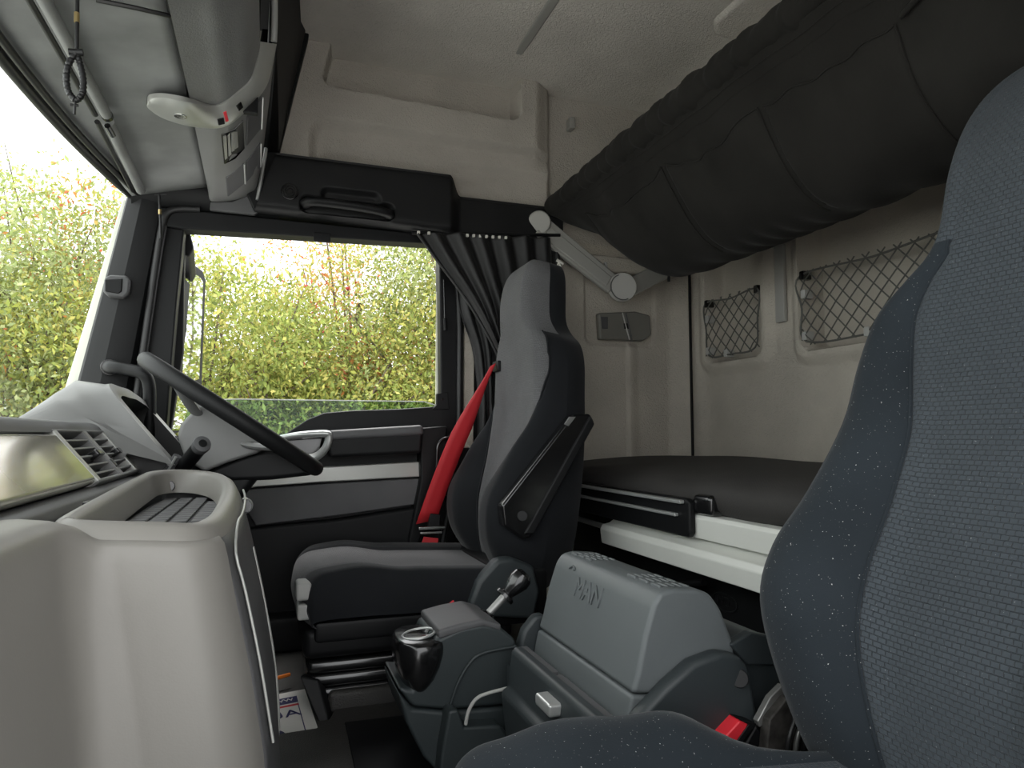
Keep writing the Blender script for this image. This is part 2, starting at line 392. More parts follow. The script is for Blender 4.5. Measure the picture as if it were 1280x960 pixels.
hp = [Vector((x_, y_, z_+.017)) for x_, y_, z_ in ((.095, 2.265, 1.352), (.11, 2.222, 1.352), (.16, 2.212, 1.352), (.28, 2.212, 1.348), (.35, 2.222, 1.342), (.368, 2.265, 1.340))]
h = tube('grab_handle', smooth_path(hp, 8), .019, 'black', oh, seg=14, flat=.75)
pc = at(362, 240, y=2.235)
cyl('speaker_grille', (pc.x, 2.242, pc.z), (pc.x, 2.229, pc.z), .026, 'gloss', oh)
for r_ in (.0215, .015, .008):
    tube('grille_ring', [(pc.x+r_*math.cos(a), 2.228, pc.z+r_*math.sin(a)) for a in np.linspace(0, 2*math.pi, 25)[:-1]], .0012, 'black', oh, seg=6, closed=True)

# ------------------------------------------------------------------ driver's door, window and pillars
dr = setting('door_1', (.15, 2.36, .0), "driver's door with black window frame, grey trim strip and armrest")
DY = 2.36
def A(px, py, y=DY): return at(px, py, y=y)
# upper frame of the window: ring of prisms
prism('window_frame_top', [A(196, 258, 2.31), A(528, 292, 2.31), A(575, 292, 2.31), A(575, 305, 2.31), A(528, 304, 2.31), A(232, 286, 2.31), A(200, 282, 2.31)], (0, .07, 0), 'black', dr, b=.005)
prism('window_frame_rear', [A(549, 296, 2.33), A(572, 296, 2.33), A(575, 545, 2.33), A(549, 545, 2.33), A(551, 505, 2.33)], (0, .06, 0), 'black', dr, b=.006)
prism('window_run', [A(546, 302, 2.37), A(551, 302, 2.37), A(553, 510, 2.37), A(547, 512, 2.37)], (0, .02, 0), 'greymetal', dr, b=.002)
prism('corner_cap', [A(546, 492, 2.325), A(560, 490, 2.325), A(562, 512, 2.325), A(540, 512, 2.325), A(546, 506, 2.325)], (0, .02, 0), 'blacksoft', dr, b=.003)
pv = A(553, 499, 2.322); cyl('cap_screw', pv, pv+Vector((0, .008, 0)), .004, 'gloss', dr, b=.001)
prism('window_frame_front', [A(205, 262, 2.33), A(231, 275, 2.33), A(229, 300, 2.33), A(221, 380, 2.33), A(206, 560, 2.33), A(160, 560, 2.33), A(186, 400, 2.33)], (0, .06, 0), 'black', dr, b=.006)
prism('mirror_triangle', [A(226, 300, 2.40), A(231, 300, 2.40), A(229, 440, 2.40), A(214, 540, 2.40), A(196, 540, 2.40), A(210, 400, 2.40)], (0, .03, 0), 'blacksoft', dr, b=.006)
for p in ((199, 331), (177, 444)):
    v = A(*p, 2.328); cyl('frame_screw', v, v+Vector((0, .01, 0)), .006, 'gloss', dr, b=.001)
# sill cap with its swept-down front end
top = [A(545, 508, 2.33), A(500, 511, 2.33), A(440, 513, 2.33), A(405, 516, 2.33), A(385, 524, 2.33), A(368, 535, 2.33), A(348, 548, 2.33), A(300, 560, 2.33), A(230, 562, 2.33), A(150, 565, 2.33)]
prism('sill_cap', top+[A(150, 620, 2.33), A(575, 620, 2.33), A(575, 508, 2.33)], (0, .05, 0), 'blacksoft', dr, b=.006)
# inner door skin down to the sill
prism('inner_skin', [A(150, 580, 2.34), A(578, 560, 2.34), A(560, 800, 2.34), (.50, 2.34, .06), (-.1, 2.34, .06), A(150, 800, 2.34)], (0, .05, 0), 'black', dr, b=.004)
prism('silver_strip', [A(527, 577, 2.30), A(400, 584, 2.30), A(290, 600, 2.30), A(230, 612, 2.30), A(230, 622, 2.30), A(320, 609, 2.30), A(400, 603, 2.30), A(526, 596, 2.30)], (0, .04, 0), 'silver', dr, b=.004)
prism('grey_lower_panel', [A(525, 598, 2.305), A(400, 605, 2.305), A(308, 612, 2.305), A(300, 625, 2.305), A(320, 657, 2.305), A(420, 645, 2.305), A(523, 630, 2.305)], (0, .04, 0), 'dash_dark', dr, b=.004)
prism('map_pocket', [A(300, 662, 2.29), A(420, 650, 2.29), A(523, 634, 2.29), A(512, 690, 2.29), A(500, 800, 2.29), A(300, 800, 2.29)], (0, .06, 0), 'black', dr, b=.01)
prism('pocket_end', [A(525, 535, 2.27), A(560, 532, 2.27), A(556, 600, 2.27), A(520, 690, 2.27), A(508, 690, 2.27), A(526, 600, 2.27)], (0, .08, 0), 'black', dr, b=.008)
prism('armrest', [A(413, 540, 2.24), A(528, 533, 2.24), A(530, 541, 2.24), A(528, 567, 2.24), A(412, 573, 2.24), A(409, 560, 2.24)], (0, .11, 0), 'blacksoft', dr, b=.014, seg=4)
prism('armrest_pad', [A(411, 538, 2.232), A(529, 531, 2.232), A(531, 544, 2.232), A(411, 551, 2.232)], (0, .11, 0), 'dash_dark', dr, b=.012, seg=4)
ph_ = smooth_path([A(352, 548, 2.29), A(375, 544, 2.25), A(404, 542, 2.24), A(411, 545, 2.24), A(407, 560, 2.245), A(395, 571, 2.27), A(380, 574, 2.29)], 6)
tube('pull_handle', ph_, .016, 'alloy', dr, seg=12, flat=.7)
prism('handle_recess', [A(340, 550, 2.315), A(405, 546, 2.315), A(398, 575, 2.315), A(345, 583, 2.315)], (0, .03, 0), 'gloss', dr, b=.006)
cyl('window_switch', A(306, 632, 2.30), A(306, 632, 2.27), .022, 'gloss', dr)
tube('switch_ring', [A(306, 632, 2.272)+Vector((.021*math.cos(a), 0, .021*math.sin(a))) for a in np.linspace(0, 6.283, 25)[:-1]], .003, 'alloy', dr, seg=8, closed=True)
# lowered pane: only its upper edge stands above the sill
gp = [A(200, 600, 2.385), A(240, 500, 2.385), A(300, 499, 2.385), A(530, 502, 2.385), A(543, 506, 2.385), A(549, 515, 2.385), A(549, 600, 2.385)]
prism('lowered_pane', gp, (0, .005, 0), 'glass2', dr, b=0)
tube('pane_edge', [gp[1], gp[2], gp[3], gp[4], gp[5]], .0022, 'white', dr, seg=6)
hk = [A(394, 300, 2.31), A(395, 305, 2.31), A(411, 307, 2.31), A(412, 301, 2.31)]
box('blind_catch', tuple(A(392, 301, 2.30)), tuple(A(413, 293, 2.315)), 'black', dr, b=.003)
tube('catch_loop', hk, .0018, 'white', dr, seg=6)
rs = A(556, 400, 2.325)
tube('blind_rod', [A(555, 350, 2.325), A(556, 400, 2.325)], .003, 'gloss', dr, seg=8)
tube('rod_end', [A(556, 398, 2.325), A(557, 413, 2.325)], .007, 'black', dr, seg=10)

# B-pillar behind the door
bp_ = setting('wall_pillar', (.66, 2.36, 0), 'black and grey pillar behind the driver door')
prism('pillar_trim', [A(573, 293, 2.335), A(600, 293, 2.335), A(600, 800, 2.335), A(570, 800, 2.335)], (0, .06, 0), 'black', bp_, b=.006)
prism('pillar_grey', [A(581, 300, 2.325), A(595, 300, 2.325), A(592, 560, 2.325), A(580, 560, 2.325)], (0, .03, 0), 'shell', bp_, b=.004)
tube('door_seal', [A(571, 300, 2.32), A(575, 420, 2.32), A(574, 540, 2.32), A(560, 640, 2.32), A(545, 720, 2.32)], .011, 'rubber', bp_)

# A-pillar trim with its seal
ap = setting('trim_1', (-.45, 2.33, .5), 'black front pillar trim beside the windscreen')
def lerp(a, b, t): return a+(b-a)*t
rows = []
for k in range(25):
    t = k/24
    L, Rr = lerp(A(158, 243, 2.33), A(84, 520, 2.33), t), lerp(A(210, 256, 2.33), A(150, 590, 2.33), t)
    d = (Rr-L); row = []
    for s_, dy in ((-.02, .05), (0, .012), (.06, -.004), (.2, -.016), (.36, -.026), (.42, -.03), (.7, -.026), (.86, -.018), (.95, .0), (1.0, .03)):
        row.append(L+d*s_+Vector((0, dy, 0)))
    rows.append(row)
grid_mesh('pillar_cover', rows, 'blacksoft', ap, ang=24)
tube('pillar_seal', smooth_path([A(250, 262, 2.315), A(222, 262, 2.315), A(209, 268, 2.315), A(203, 285, 2.315), A(194, 340, 2.315), A(184, 410, 2.315), A(168, 520, 2.315), A(160, 580, 2.315)], 5), .013, 'rubber', ap)
v = A(170, 256, 2.31); cyl('pillar_screw', v, v+Vector((0, .012, 0)), .006, 'gloss', ap, b=.001)
wp = tag(prism('trim_2', [A(153, 248, 2.385), A(163, 250, 2.385), A(100, 520, 2.385), A(70, 520, 2.385)], (0, .03, 0), 'cream', None, b=.006), 'cream painted outer pillar edge seen through the windscreen', kind='structure')

# closing trim between windscreen header, pillar and door top
rows = []
for x in np.linspace(-.40, .02, 12):
    rows.append([Vector((x, 2.43, 1.335)), Vector((x, 2.36, 1.325)), Vector((x, 2.315, 1.335)), Vector((x, 2.295, 1.355)), Vector((x, 2.29, 1.39)), Vector((x, 2.29, 1.43))])
grid_mesh('header_corner', rows, 'black', ap, ang=60)
# tweeter on the pillar
tw = thing('pillar_tweeter', A(145, 358, 2.29), 'small rounded black loudspeaker pod on the front pillar', 'speaker')
prism('housing', [A(130, 347, 2.27), A(137, 343, 2.27), A(158, 344, 2.27), A(163, 349, 2.27), A(161, 366, 2.27), A(155, 372, 2.27), A(134, 370, 2.27), A(128, 364, 2.27)], (0, .05, 0), 'dash_dark', tw, b=.009, seg=4)
prism('grille', [A(131, 349, 2.266), A(153, 348, 2.266), A(152, 364, 2.266), A(148, 367, 2.266), A(131, 364, 2.266)], (0, .01, 0), 'black', tw, b=.003)

# grab rail between pillar and dash
gh = thing('pillar_grab_rail', A(186, 540, 2.2), 'bent black tubular grab rail at the foot of the front pillar', 'grab rail')
tube('rail', smooth_path([A(136, 459, 2.30), A(143, 459, 2.24), A(160, 462, 2.22), A(178, 467, 2.2), A(186, 480, 2.2), A(187, 510, 2.2), A(186, 575, 2.2)], 7), lambda i: .0175 if i > 8 else .0175+.004*math.sin(i/8*3.14), 'black', gh, seg=14)
cyl('rail_flange', A(136, 459, 2.305), A(137, 459, 2.28), .024, 'gloss', gh)

# windscreen: bowed glass in front of the dash
ws = setting('window_1', (-.55, 1.2, .6), 'large bowed windscreen')
def wsx(y, z): return -.515-.11*(1-((y-1.22)/1.14)**2)+.10*(z-.6)/.78
rows = [[Vector((wsx(y, z), y, z)) for y in np.linspace(.12, 2.385, 41)] for z in np.linspace(.55, 1.40, 5)]
grid_mesh('windscreen_pane', rows, 'glass', ws)
tube('windscreen_seal', [Vector((wsx(y, 1.385)+.015, y, 1.368)) for y in np.linspace(.12, 2.35, 40)], .014, 'rubber', ws)
tube('windscreen_seal', [Vector((wsx(y, 1.385)+.045, y, 1.362)) for y in np.linspace(.12, 2.33, 40)], .008, 'rubber', ws)
# ================================================================== overhead front console
oc = thing('overhead_console', (-.2, 1.2, 1.36), 'grey overhead storage console above the windscreen', 'console')
# underside panel, following the windscreen bow
rows = []
for y in np.linspace(.12, 2.31, 36):
    x0 = wsx(y, 1.385)+.03
    rows.append([Vector((x0+(-.185-x0)*t, y, 1.372+.05*t-.02*sstep(2.1, 2.31, y))) for t in np.linspace(0, 1, 12)])
grid_mesh('underside_panel', rows, 'consolegrey', oc, thick=.012, off=1)
zt = 1.388
Ue = [at(184, 128, z=zt), at(188, 124, z=zt), at(205, 123, z=zt), at(235, 128, z=zt)]+[at(*p, y=y) for p, y in (((266, 133), 1.765), ((283, 128), 1.765), ((299, 116), 1.765), ((314, 102), 1.76), ((322, 80), 1.75), ((327, 52), 1.73))]
Le = [at(183, 130, z=zt), at(187, 137, z=zt), at(205, 149, z=zt), at(235, 158, z=zt)]+[at(*p, y=y) for p, y in (((271, 161), 1.835), ((291, 154), 1.835), ((310, 137), 1.835), ((329, 115), 1.83), ((338, 95), 1.82), ((346, 55), 1.80))]
ue, le = smooth_path(Ue, 5), smooth_path(Le, 5)
# far fascia: surface between its lower front edge and the edge by the side wall
r_near = [Vector((-.186, 1.84, 1.404))]+[at(*p, y=1.84) for p in ((266, 161), (280, 159), (291, 154), (310, 137), (329, 115), (338, 95), (345, 56))]
r_far = [Vector((-.186, 2.285, 1.385))]+[at(*p, y=2.285) for p in ((263, 251), (275, 252), (288, 251), (302, 248), (312, 244), (320, 238), (326, 214))]
n0, n1 = smooth_path(r_near, 5), smooth_path(r_far, 5)
def fsurf(u, v):
    """u along the section 0..1, v from near 0 to far 1"""
    k = u*(len(n0)-1); i = min(int(k), len(n0)-2); f = k-i
    return n0[i].lerp(n0[i+1], f).lerp(n1[i].lerp(n1[i+1], f), v)
grid_mesh('switch_fascia', [[fsurf(u, v) for u in np.linspace(0, 1, 31)] for v in np.linspace(-.05, 1, 14)], 'dash', oc, ang=60)
GR = [(u, v, proj(fsurf(u, v))) for u in np.linspace(0, 1, 60) for v in np.linspace(0, 1, 60)]
def fuv(px, py): return min(GR, key=lambda g: (g[2][0]-px)**2+(g[2][1]-py)**2)[:2]
def fnorm(u, v):
    a, b_ = fsurf(min(u+.02, 1), v)-fsurf(max(u-.02, 0), v), fsurf(u, min(1, v+.02))-fsurf(u, max(0, v-.02))
    n = a.cross(b_).normalized(); return n if n.dot(CAM-fsurf(u, v)) > 0 else -n
def fpanel(name, pix, m, lift, th=.006, b=.002):
    P_ = []
    for p in pix:
        u, v = fuv(*p); P_.append(fsurf(u, v)+fnorm(u, v)*lift)
    nn = fnorm(*fuv(sum(p[0] for p in pix)/len(pix), sum(p[1] for p in pix)/len(pix)))
    return prism(name, P_, -nn*th, m, oc, b=b)
fpanel('slot_recess', [(277, 168), (292, 161), (304, 150), (305, 184), (293, 196), (280, 204)], 'gloss', .003)
for k in range(4):
    fpanel('slot_unit', [(279+k*4, 169-k*2), (282+k*4, 167-k*2), (284+k*3.5, 196-k*5), (281.5+k*3.5, 198-k*5)], 'greymetal', .005+.001*k, .003, .0005)
for pix in ([(307, 146), (326, 121), (325, 160), (307, 182)], [(307, 201), (325, 178), (324, 208), (307, 227)], [(282, 221), (304, 203), (305, 228), (284, 245)]):
    fpanel('blank_panel', pix, 'dash_dark', .004, .006, .002)
    a_, b_ = pix[1], pix[2]
    (ua, va), (ub_, vb) = fuv(*a_), fuv(*b_)
    tube('panel_edge', [fsurf(ua, va)+fnorm(ua, va)*.005, fsurf(ub_, vb)+fnorm(ub_, vb)*.005], .0025, 'alloy', oc, seg=6)
prism('lower_end', [at(263, 252, y=2.285), at(290, 252, y=2.285), at(320, 240, y=2.285), at(336, 256, y=2.285), at(318, 268, y=2.285), at(262, 262, y=2.285)], (0, .02, 0), 'dash_dark', oc, b=.004)
# near padded fascia
near = [(-.183, 1.405)]+[(p.x-.004, p.z+.004) for p in Ue[4:]]+[(Ue[-1].x-.03, Ue[-1].z+.09), (Ue[-1].x-.09, Ue[-1].z+.13)]
pr_n = smooth_path([(a, 0, b_) for a, b_ in near], 5)
grid_mesh('padded_fascia', [[Vector((p.x, y, p.z)) for p in pr_n] for y in np.linspace(.12, 1.775, 12)], 'leather', oc, ang=50)
prism('end_cheek', [at(318, 264, y=2.27), at(337, 255, y=2.27), at(348, 195, y=2.27), at(386, 45, y=2.27), at(392, -20, y=2.27), at(335, -20, y=2.27), at(318, 100, y=2.27), at(305, 235, y=2.27)], (0, .05, 0), 'black', oc, b=.006)
tube('cheek_edge', smooth_path([at(322, 250, y=2.262), at(332, 190, y=2.25), at(345, 90, y=2.2), at(348, 20, y=2.15), at(350, -20, y=2.15)], 5), .006, 'alloy', oc, seg=8)
prism('upper_cover', [at(334, 190, y=2.26), at(346, 56, y=1.85), at(348, -20, y=1.80), at(384, -20, y=2.2), at(382, 40, y=2.26), at(350, 190, y=2.265)], (-.02, .02, 0), 'black', oc, b=.003)
v = at(349, 110, y=2.15); box('cheek_slot', (v.x-.010, v.y-.012, v.z-.030), (v.x+.010, v.y+.012, v.z+.030), 'gloss', oc, b=.008)
# dark shelf above the padded fascia
box('shelf_floor', (-.40, .12, 1.72), (-.09, 1.84, 1.75), 'black', oc, b=.003)
box('shelf_back', (-.50, .12, 1.44), (-.42, 2.30, 1.99), 'black', oc, b=.003)
box('shelf_divider', (-.40, 1.82, 1.45), (-.04, 1.84, 1.95), 'black', oc, b=.003)
prism('shelf_lid', [(-.02, .12, 1.93), (.05, .12, 1.99), (.0, .12, 1.99), (-.06, .12, 1.93)], (0, 2.17, 0), 'dash_dark', oc, b=.008)
tube('shelf_edge', [at(343, -20, y=1.70), at(343, 30, y=1.72), at(342, 52, y=1.73)], .008, 'alloy', oc, seg=8)
tube('panel_seam', [(-.186, y, 1.419-.02*sstep(2.1, 2.31, y)) for y in np.linspace(.12, 2.30, 12)], .004, 'rubber', oc, seg=6)
tube('panel_seam', [at(120, 0, z=1.40), at(170, 10, z=1.402), at(213, 20, z=1.415)], .004, 'rubber', oc, seg=6)
# silver lamp strip that wraps from the underside round the fascia
def strip_pt(t, u):
    k = t*(len(ue)-1); i = min(int(k), len(ue)-2); f = k-i
    a, b_ = ue[i].lerp(ue[i+1], f), le[i].lerp(le[i+1], f); p = a.lerp(b_, u)
    tg = (ue[i+1]-ue[i]+le[i+1]-le[i]).normalized(); nn = tg.cross(b_-a).normalized()
    if nn.dot(CAM-p) < 0: nn = -nn
    return p, nn, tg, (b_-a).normalized()
rows = []
for t in np.linspace(0, 1, 60):
    r = []
    for u, l in ((0, -.012), (0, -.001), (.06, .002), (.3, .004), (.5, .0045), (.7, .004), (.94, .002), (1, -.001), (1, -.012)):
        p, nn, _, _ = strip_pt(t, u); r.append(p+nn*l)
    rows.append(r)
ls = grid_mesh('lamp_strip', rows, 'silver', oc, ang=40)
p, nn, tg, sd = strip_pt(.30, .55); cyl('lamp_lens', p, p+nn*.006, .014, 'chrome', ls)
def sw_(name, t, u, a, b_, m, h_=.007):
    p, nn, tg, sd = strip_pt(t, u); prism(name, [p+tg*a+sd*b_, p+tg*a-sd*b_, p-tg*a-sd*b_, p-tg*a+sd*b_], nn*h_, m, ls, b=.001)
sw_('rocker_switch', .475, .62, .008, .010, 'gloss'); sw_('red_lens', .52, .5, .004, .016, 'redplastic', .006); sw_('rocker_switch', .625, .45, .008, .010, 'gloss')

# roller blinds under the console
rb = thing('roller_blind', at(110, 90, z=1.37), "rolled black sun blind along the near half of the windscreen top", 'blind', 'roller blinds under the console')
a0, a1 = at(50, -10, z=1.372), at(133, 143, z=1.372)
tube('roller', [a0, a1], .012, 'consolegrey', rb); tube('pull_bar', [a0+Vector((-.022, 0, -.004)), a1+Vector((-.022, 0, -.004))], .006, 'rubber', rb, seg=8)
tube('roller_end', [a1, a1+(a1-a0).normalized()*.012], .013, 'gloss', rb)
rb = thing('roller_blind', at(155, 200, z=1.36), 'rolled black sun blind ending at the driver side front pillar', 'blind', 'roller blinds under the console')
a0, a1 = at(135, 152, z=1.368), at(176, 238, z=1.36)
tube('roller', [a0, a1], .013, 'consolegrey', rb); tube('pull_bar', [a0+Vector((-.022, 0, -.004)), a1+Vector((-.022, 0, -.004))], .006, 'rubber', rb, seg=8)
tube('end_clip', [a0+Vector((.0, -.005, -.012)), a0+Vector((0.005, .03, -.02))], .007, 'gloss', rb, seg=8)

# prayer rope hanging from the blind
pr = thing('prayer_rope', at(95, 60, y=1.25), 'black knotted prayer rope with a small cross hanging from the console', 'prayer rope')
tube('cord', [at(97, -12, y=1.25), at(96, 62, y=1.25)], .003, 'rubber', pr, seg=8)
tube('ferrule', [at(96, 16, y=1.25), at(96, 28, y=1.25)], .0042, 'brass', pr, seg=8)
tube('knot', [at(86, 65, y=1.25), at(104, 66, y=1.25)], .0055, 'rubber', pr, seg=10)
lp = smooth_path([at(94, 67, y=1.25), at(86, 80, y=1.248), at(83, 98, y=1.246), at(86, 115, y=1.246), at(95, 125, y=1.246), at(103, 116, y=1.248), at(104, 98, y=1.25), at(100, 80, y=1.252), at(96, 67, y=1.252)], 9)
tube('beads', lp, lambda i: (.0036+.0019*abs(math.sin(i*1.25))), 'rubber', pr, seg=10)
c0 = at(93, 135, y=1.246)
tube('cross', [at(94, 126, y=1.246), at(93, 143, y=1.246)], .0022, 'rubber', pr, seg=6)
tube('cross_arm', [at(88, 131, y=1.246), at(98, 132, y=1.246)], .0022, 'rubber', pr, seg=6)
hc = thing('blind_pull_cord', at(200, 270, y=2.22), 'thin black pull cord with a brass ferrule beside the front pillar top', 'cord')
tube('cord', [at(199, 243, y=2.24), at(200, 262, y=2.24), at(201, 298, y=2.24)], .0035, 'rubber', hc, seg=8)
tube('ferrule', [at(200, 262, y=2.24), at(200, 268, y=2.24)], .0048, 'brass', hc, seg=8)
tube('hook', [at(193, 243, y=2.24), at(208, 243, y=2.24)], .003, 'rubber', hc, seg=8)
# ================================================================== dashboard
da = thing('dashboard', (-.4, 1.2, 0), 'grey dashboard with glossy champagne band, air vents and instrument hood', 'dashboard')
prof = [(-.66, .60), (-.58, .637), (-.48, .660), (-.40, .668), (-.362, .666), (-.345, .658), (-.336, .645)]
pr_ = smooth_path([(a, 0, b_) for a, b_ in prof], 5)
rows = [[Vector((p.x, y, p.z)) for p in pr_] for y in np.linspace(.12, 2.35, 30)]
grid_mesh('top_pad', rows, 'dash_dark', da, ang=60)
def band(name, y0, y1, t0, t1, m, off_=0, thick=.01, b=.003):
    """piece of the sloping front band: t 0..1 from its top to its bottom edge"""
    T, B = Vector((-.336, 0, .645)), Vector((-.262, 0, .556)); n = Vector((.089, 0, .074)).normalized()
    a, c = T+(B-T)*t0+n*off_, T+(B-T)*t1+n*off_
    return prism(name, [(a.x, y0, a.z), (a.x, y1, a.z), (c.x, y1, c.z), (c.x, y0, c.z)], -n*thick, m, da, b=b)
band('gloss_band', .12, 1.352, .02, .92, 'champagne', .002, .02, .008)
band('band_end', 1.735, 1.80, .02, .92, 'champagne', .0, .02, .006)
band('vent_well', 1.35, 1.74, -.02, .95, 'gloss', -.028, .01)
band('vent_frame', 1.352, 1.372, -.03, .95, 'silver', .003, .032)
band('vent_frame', 1.545, 1.575, -.03, .95, 'dash', .003, .032)
band('vent_frame', 1.722, 1.737, -.03, .95, 'silver', .003, .032)
band('vent_frame', 1.352, 1.737, -.05, .0, 'dash', .003, .032)
band('vent_frame', 1.352, 1.737, .90, .96, 'dash', .003, .032)
for k in range(5):
    t = .12+.16*k
    for y0, y1 in ((1.373, 1.545), (1.575, 1.722)):
        band('vent_slat', y0, y1, t+.02, t+.055, 'dash', .0, .022, .001)
band('vent_tab', 1.47, 1.515, .42, .54, 'gloss', .012, .02, .004)
band('vent_tab', 1.66, 1.69, .42, .54, 'gloss', .012, .02, .004)
band('vent_thumbwheel', 1.553, 1.567, .60, .78, 'gloss', .006, .02, .003)
prism('lower_ridge', [(-.268, .12, .553), (-.252, .12, .548), (-.246, .12, .535), (-.25, .12, .52), (-.33, .12, .50), (-.33, .12, .55)], (0, 1.68, 0), 'dash_dark', da, b=.004)
prism('under_body', [(-.56, .12, .60), (-.35, .12, .63), (-.285, .12, .55), (-.26, .12, .48), (-.30, .12, .02), (-.56, .12, .02)], (0, 2.2, 0), 'black', da, b=.003)
# instrument hood: arch rim in a sloping plane lofted forward onto the pad
y0, y1 = 1.755, 2.23
def arch(k, grow):
    """k 0..1 round the arch from the near foot over the top to the far foot"""
    pts = smooth_path([(0, 0), (.35, .0), (.75, .012), (.93, .05), (1.0, .13), (1.0, .25), (1.0, .35), (.93, .43), (.75, .468), (.35, .48), (0, .48)] and
                      [Vector((a, b_, 0)) for a, b_ in ((0, 0), (.35, .0), (.72, .012), (.92, .05), (1.0, .12), (1.0, .24), (1.0, .36), (.92, .43), (.72, .468), (.35, .48), (0, .48))], 6)
    p = pts[min(len(pts)-1, int(round(k*(len(pts)-1))))]
    F0, F1 = Vector((-.195, 0, .572)), Vector((-.352, 0, .762))
    q = F0+(F1-F0)*p.x
    yy = y0+p.y*(y1-y0)/.48
    c = (y0+y1)/2
    return Vector((q.x, yy, q.z))+Vector((-.04*p.x*0, (yy-c)/.24*-1*grow, 0))+(F0-F1).normalized()*grow*sstep(.75, 1, p.x)
K = np.linspace(0, 1, 61)
n_ = Vector((.19, 0, .157)).normalized()
rows = []; rows_i = []; rows_r = []
for k in K:
    a = arch(k, 0); b_ = arch(k, .036)
    lead = Vector((-1, 0, 0))
    base_y = a.y+(a.y-(y0+y1)/2)*.16
    g = sstep(0, .5, (a.z-.572)/.19)
    far_ = Vector((a.x-.09, base_y, .60)).lerp(Vector((-.42-.11*g, base_y, .655)), sstep(.58, .72, a.z))
    m1 = a+Vector((-.07*g, 0, .006*g)); m2 = a.lerp(far_, .55)+Vector((0, 0, .035*g))
    rows_i.append([b_-n_*.12, b_-n_*.03, b_])
    rows_r.append([b_, (a+b_)/2+n_*.005, a])
    rows.append([a, a-n_*.006+Vector((-.008, 0, .002)), m1, m2, far_, far_+Vector((-.02, 0, -.03))])
grid_mesh('instrument_hood', rows, 'dash', da, ang=50); grid_mesh('hood_rim', rows_r, 'hoodrim_lit', da, ang=50); grid_mesh('hood_interior', rows_i, 'rubber', da, ang=50)
prism('instrument_face', [arch(.0, .03)-n_*.09, arch(.0, .03)-n_*.09+Vector((0, .42, 0)), arch(.5, .03)-n_*.09+Vector((0, .2, 0)), arch(.5, .03)-n_*.09-Vector((0, .22, 0))], -n_*.01, 'black', da, b=.0)
# driver's side dash end beyond the wheel
prism('dash_end', [at(212, 560, y=2.26), at(232, 556, y=2.26), at(246, 575, y=2.26), at(246, 640, y=2.26), at(190, 640, y=2.26)], (0, .06, 0), 'dash', da, b=.01)
cyl('side_vent', at(222, 545, y=2.24), at(222, 552, y=2.24), .04, 'gloss', da)

# centre console with the tray: a loop lofted downwards
cc = thing('centre_console', (-.1, 1.25, 0), 'taupe centre console with an open tray lined with a checkered mat', 'console')
loop = [(-.228, .935, .549), (-.234, 1.10, .553), (-.238, 1.30, .558), (-.240, 1.50, .563), (-.236, 1.60, .566), (-.205, 1.655, .567), (-.155, 1.668, .566), (-.105, 1.64, .563),
        (-.068, 1.55, .559), (-.048, 1.40, .554), (-.040, 1.22, .549), (-.040, 1.06, .543), (-.048, .95, .538), (-.072, .898, .537), (-.12, .886, .541), (-.185, .888, .545), (-.215, .90, .547)]
lp = smooth_path(loop, 6, closed=True); NL = len(lp)
cen = Vector((-.14, 1.27, .55))
def offs(p, d):
    i = lp.index(p); t = (lp[(i+1) % NL]-lp[i-1]); t.z = 0; t.normalize(); n = Vector((t.y, -t.x, 0))
    if (p+n*.01-cen).length < (p-cen).length: n = -n
    return n*d
def ring(d, dz, shift=0): return [p+offs(p, d)+Vector((shift, 0, dz)) for p in lp]
tray = [ring(.004, -.022), ring(-.004, -.006), ring(-.014, 0), ring(-.022, -.002), ring(-.028, -.010), ring(-.034, -.048)]
rows = [[tray[j][i] for j in range(len(tray))] for i in range(NL)]; rows.append(rows[0])
grid_mesh('tray_rim', rows, 'dash_panel', cc, ang=60)
fl_ = ring(-.033, 0)
for p in fl_: p.z = .505
q = bmesh.new(); q.faces.new([q.verts.new(p) for p in fl_]); finish(q, 'tray_floor', 'black', cc)
# checkered mat: raised squares
for yy in np.arange(1.18, 1.60, .034):
    for xx in np.arange(-.196, -.085, .030):
        if yy > 1.5 and xx > -.115: continue
        box('mat_square', (xx, yy, .504), (xx+.024, yy+.028, .509), 'dash_dark', cc, b=.001, seg=1)
cyl('drain_plug', at(211, 608, y=1.628), at(211, 608, y=1.634), .012, 'gloss', cc)
for px_ in ((112, 630), (180, 597)):
    v = at(*px_, x=-.228); box('rim_clip', v-Vector((.006, .014, .004)), v+Vector((.006, .014, .004)), 'gloss', cc, b=.001)
def skirt(name, i0, i1, m):
    spec = [(.004, -.022, 0), (.010, -.045, .002), (.014, -.09, .010), (.018, -.18, .026), (.020, -.28, .042), (.018, -.38, .052), (.010, -.47, .05), (0, -.54, .045)]
    rr = [ring(*s_) for s_ in spec]
    idx = [(i % NL) for i in range(i0, i1+1)]
    for r_ in rr:
        for i in idx: r_[i].x += 0
    grid_mesh(name, [[r_[i] for i in idx] for r_ in rr], m, cc, ang=50, thick=.004, off=-1)
i_c = 12*6+2
skirt('rear_face', 5*6, i_c, 'dash_dark')
tops = [lp[i] for i in range(i_c, 14*6+3, 2)]+[Vector(p) for p in ((-.165, .884, .544), (-.19, .872, .546), (-.207, .845, .547), (-.214, .80, .547), (-.219, .72, .546), (-.222, .58, .545), (-.226, .36, .543), (-.23, .12, .542))]
tops = smooth_path(tops, 4); NT = len(tops); rows = []
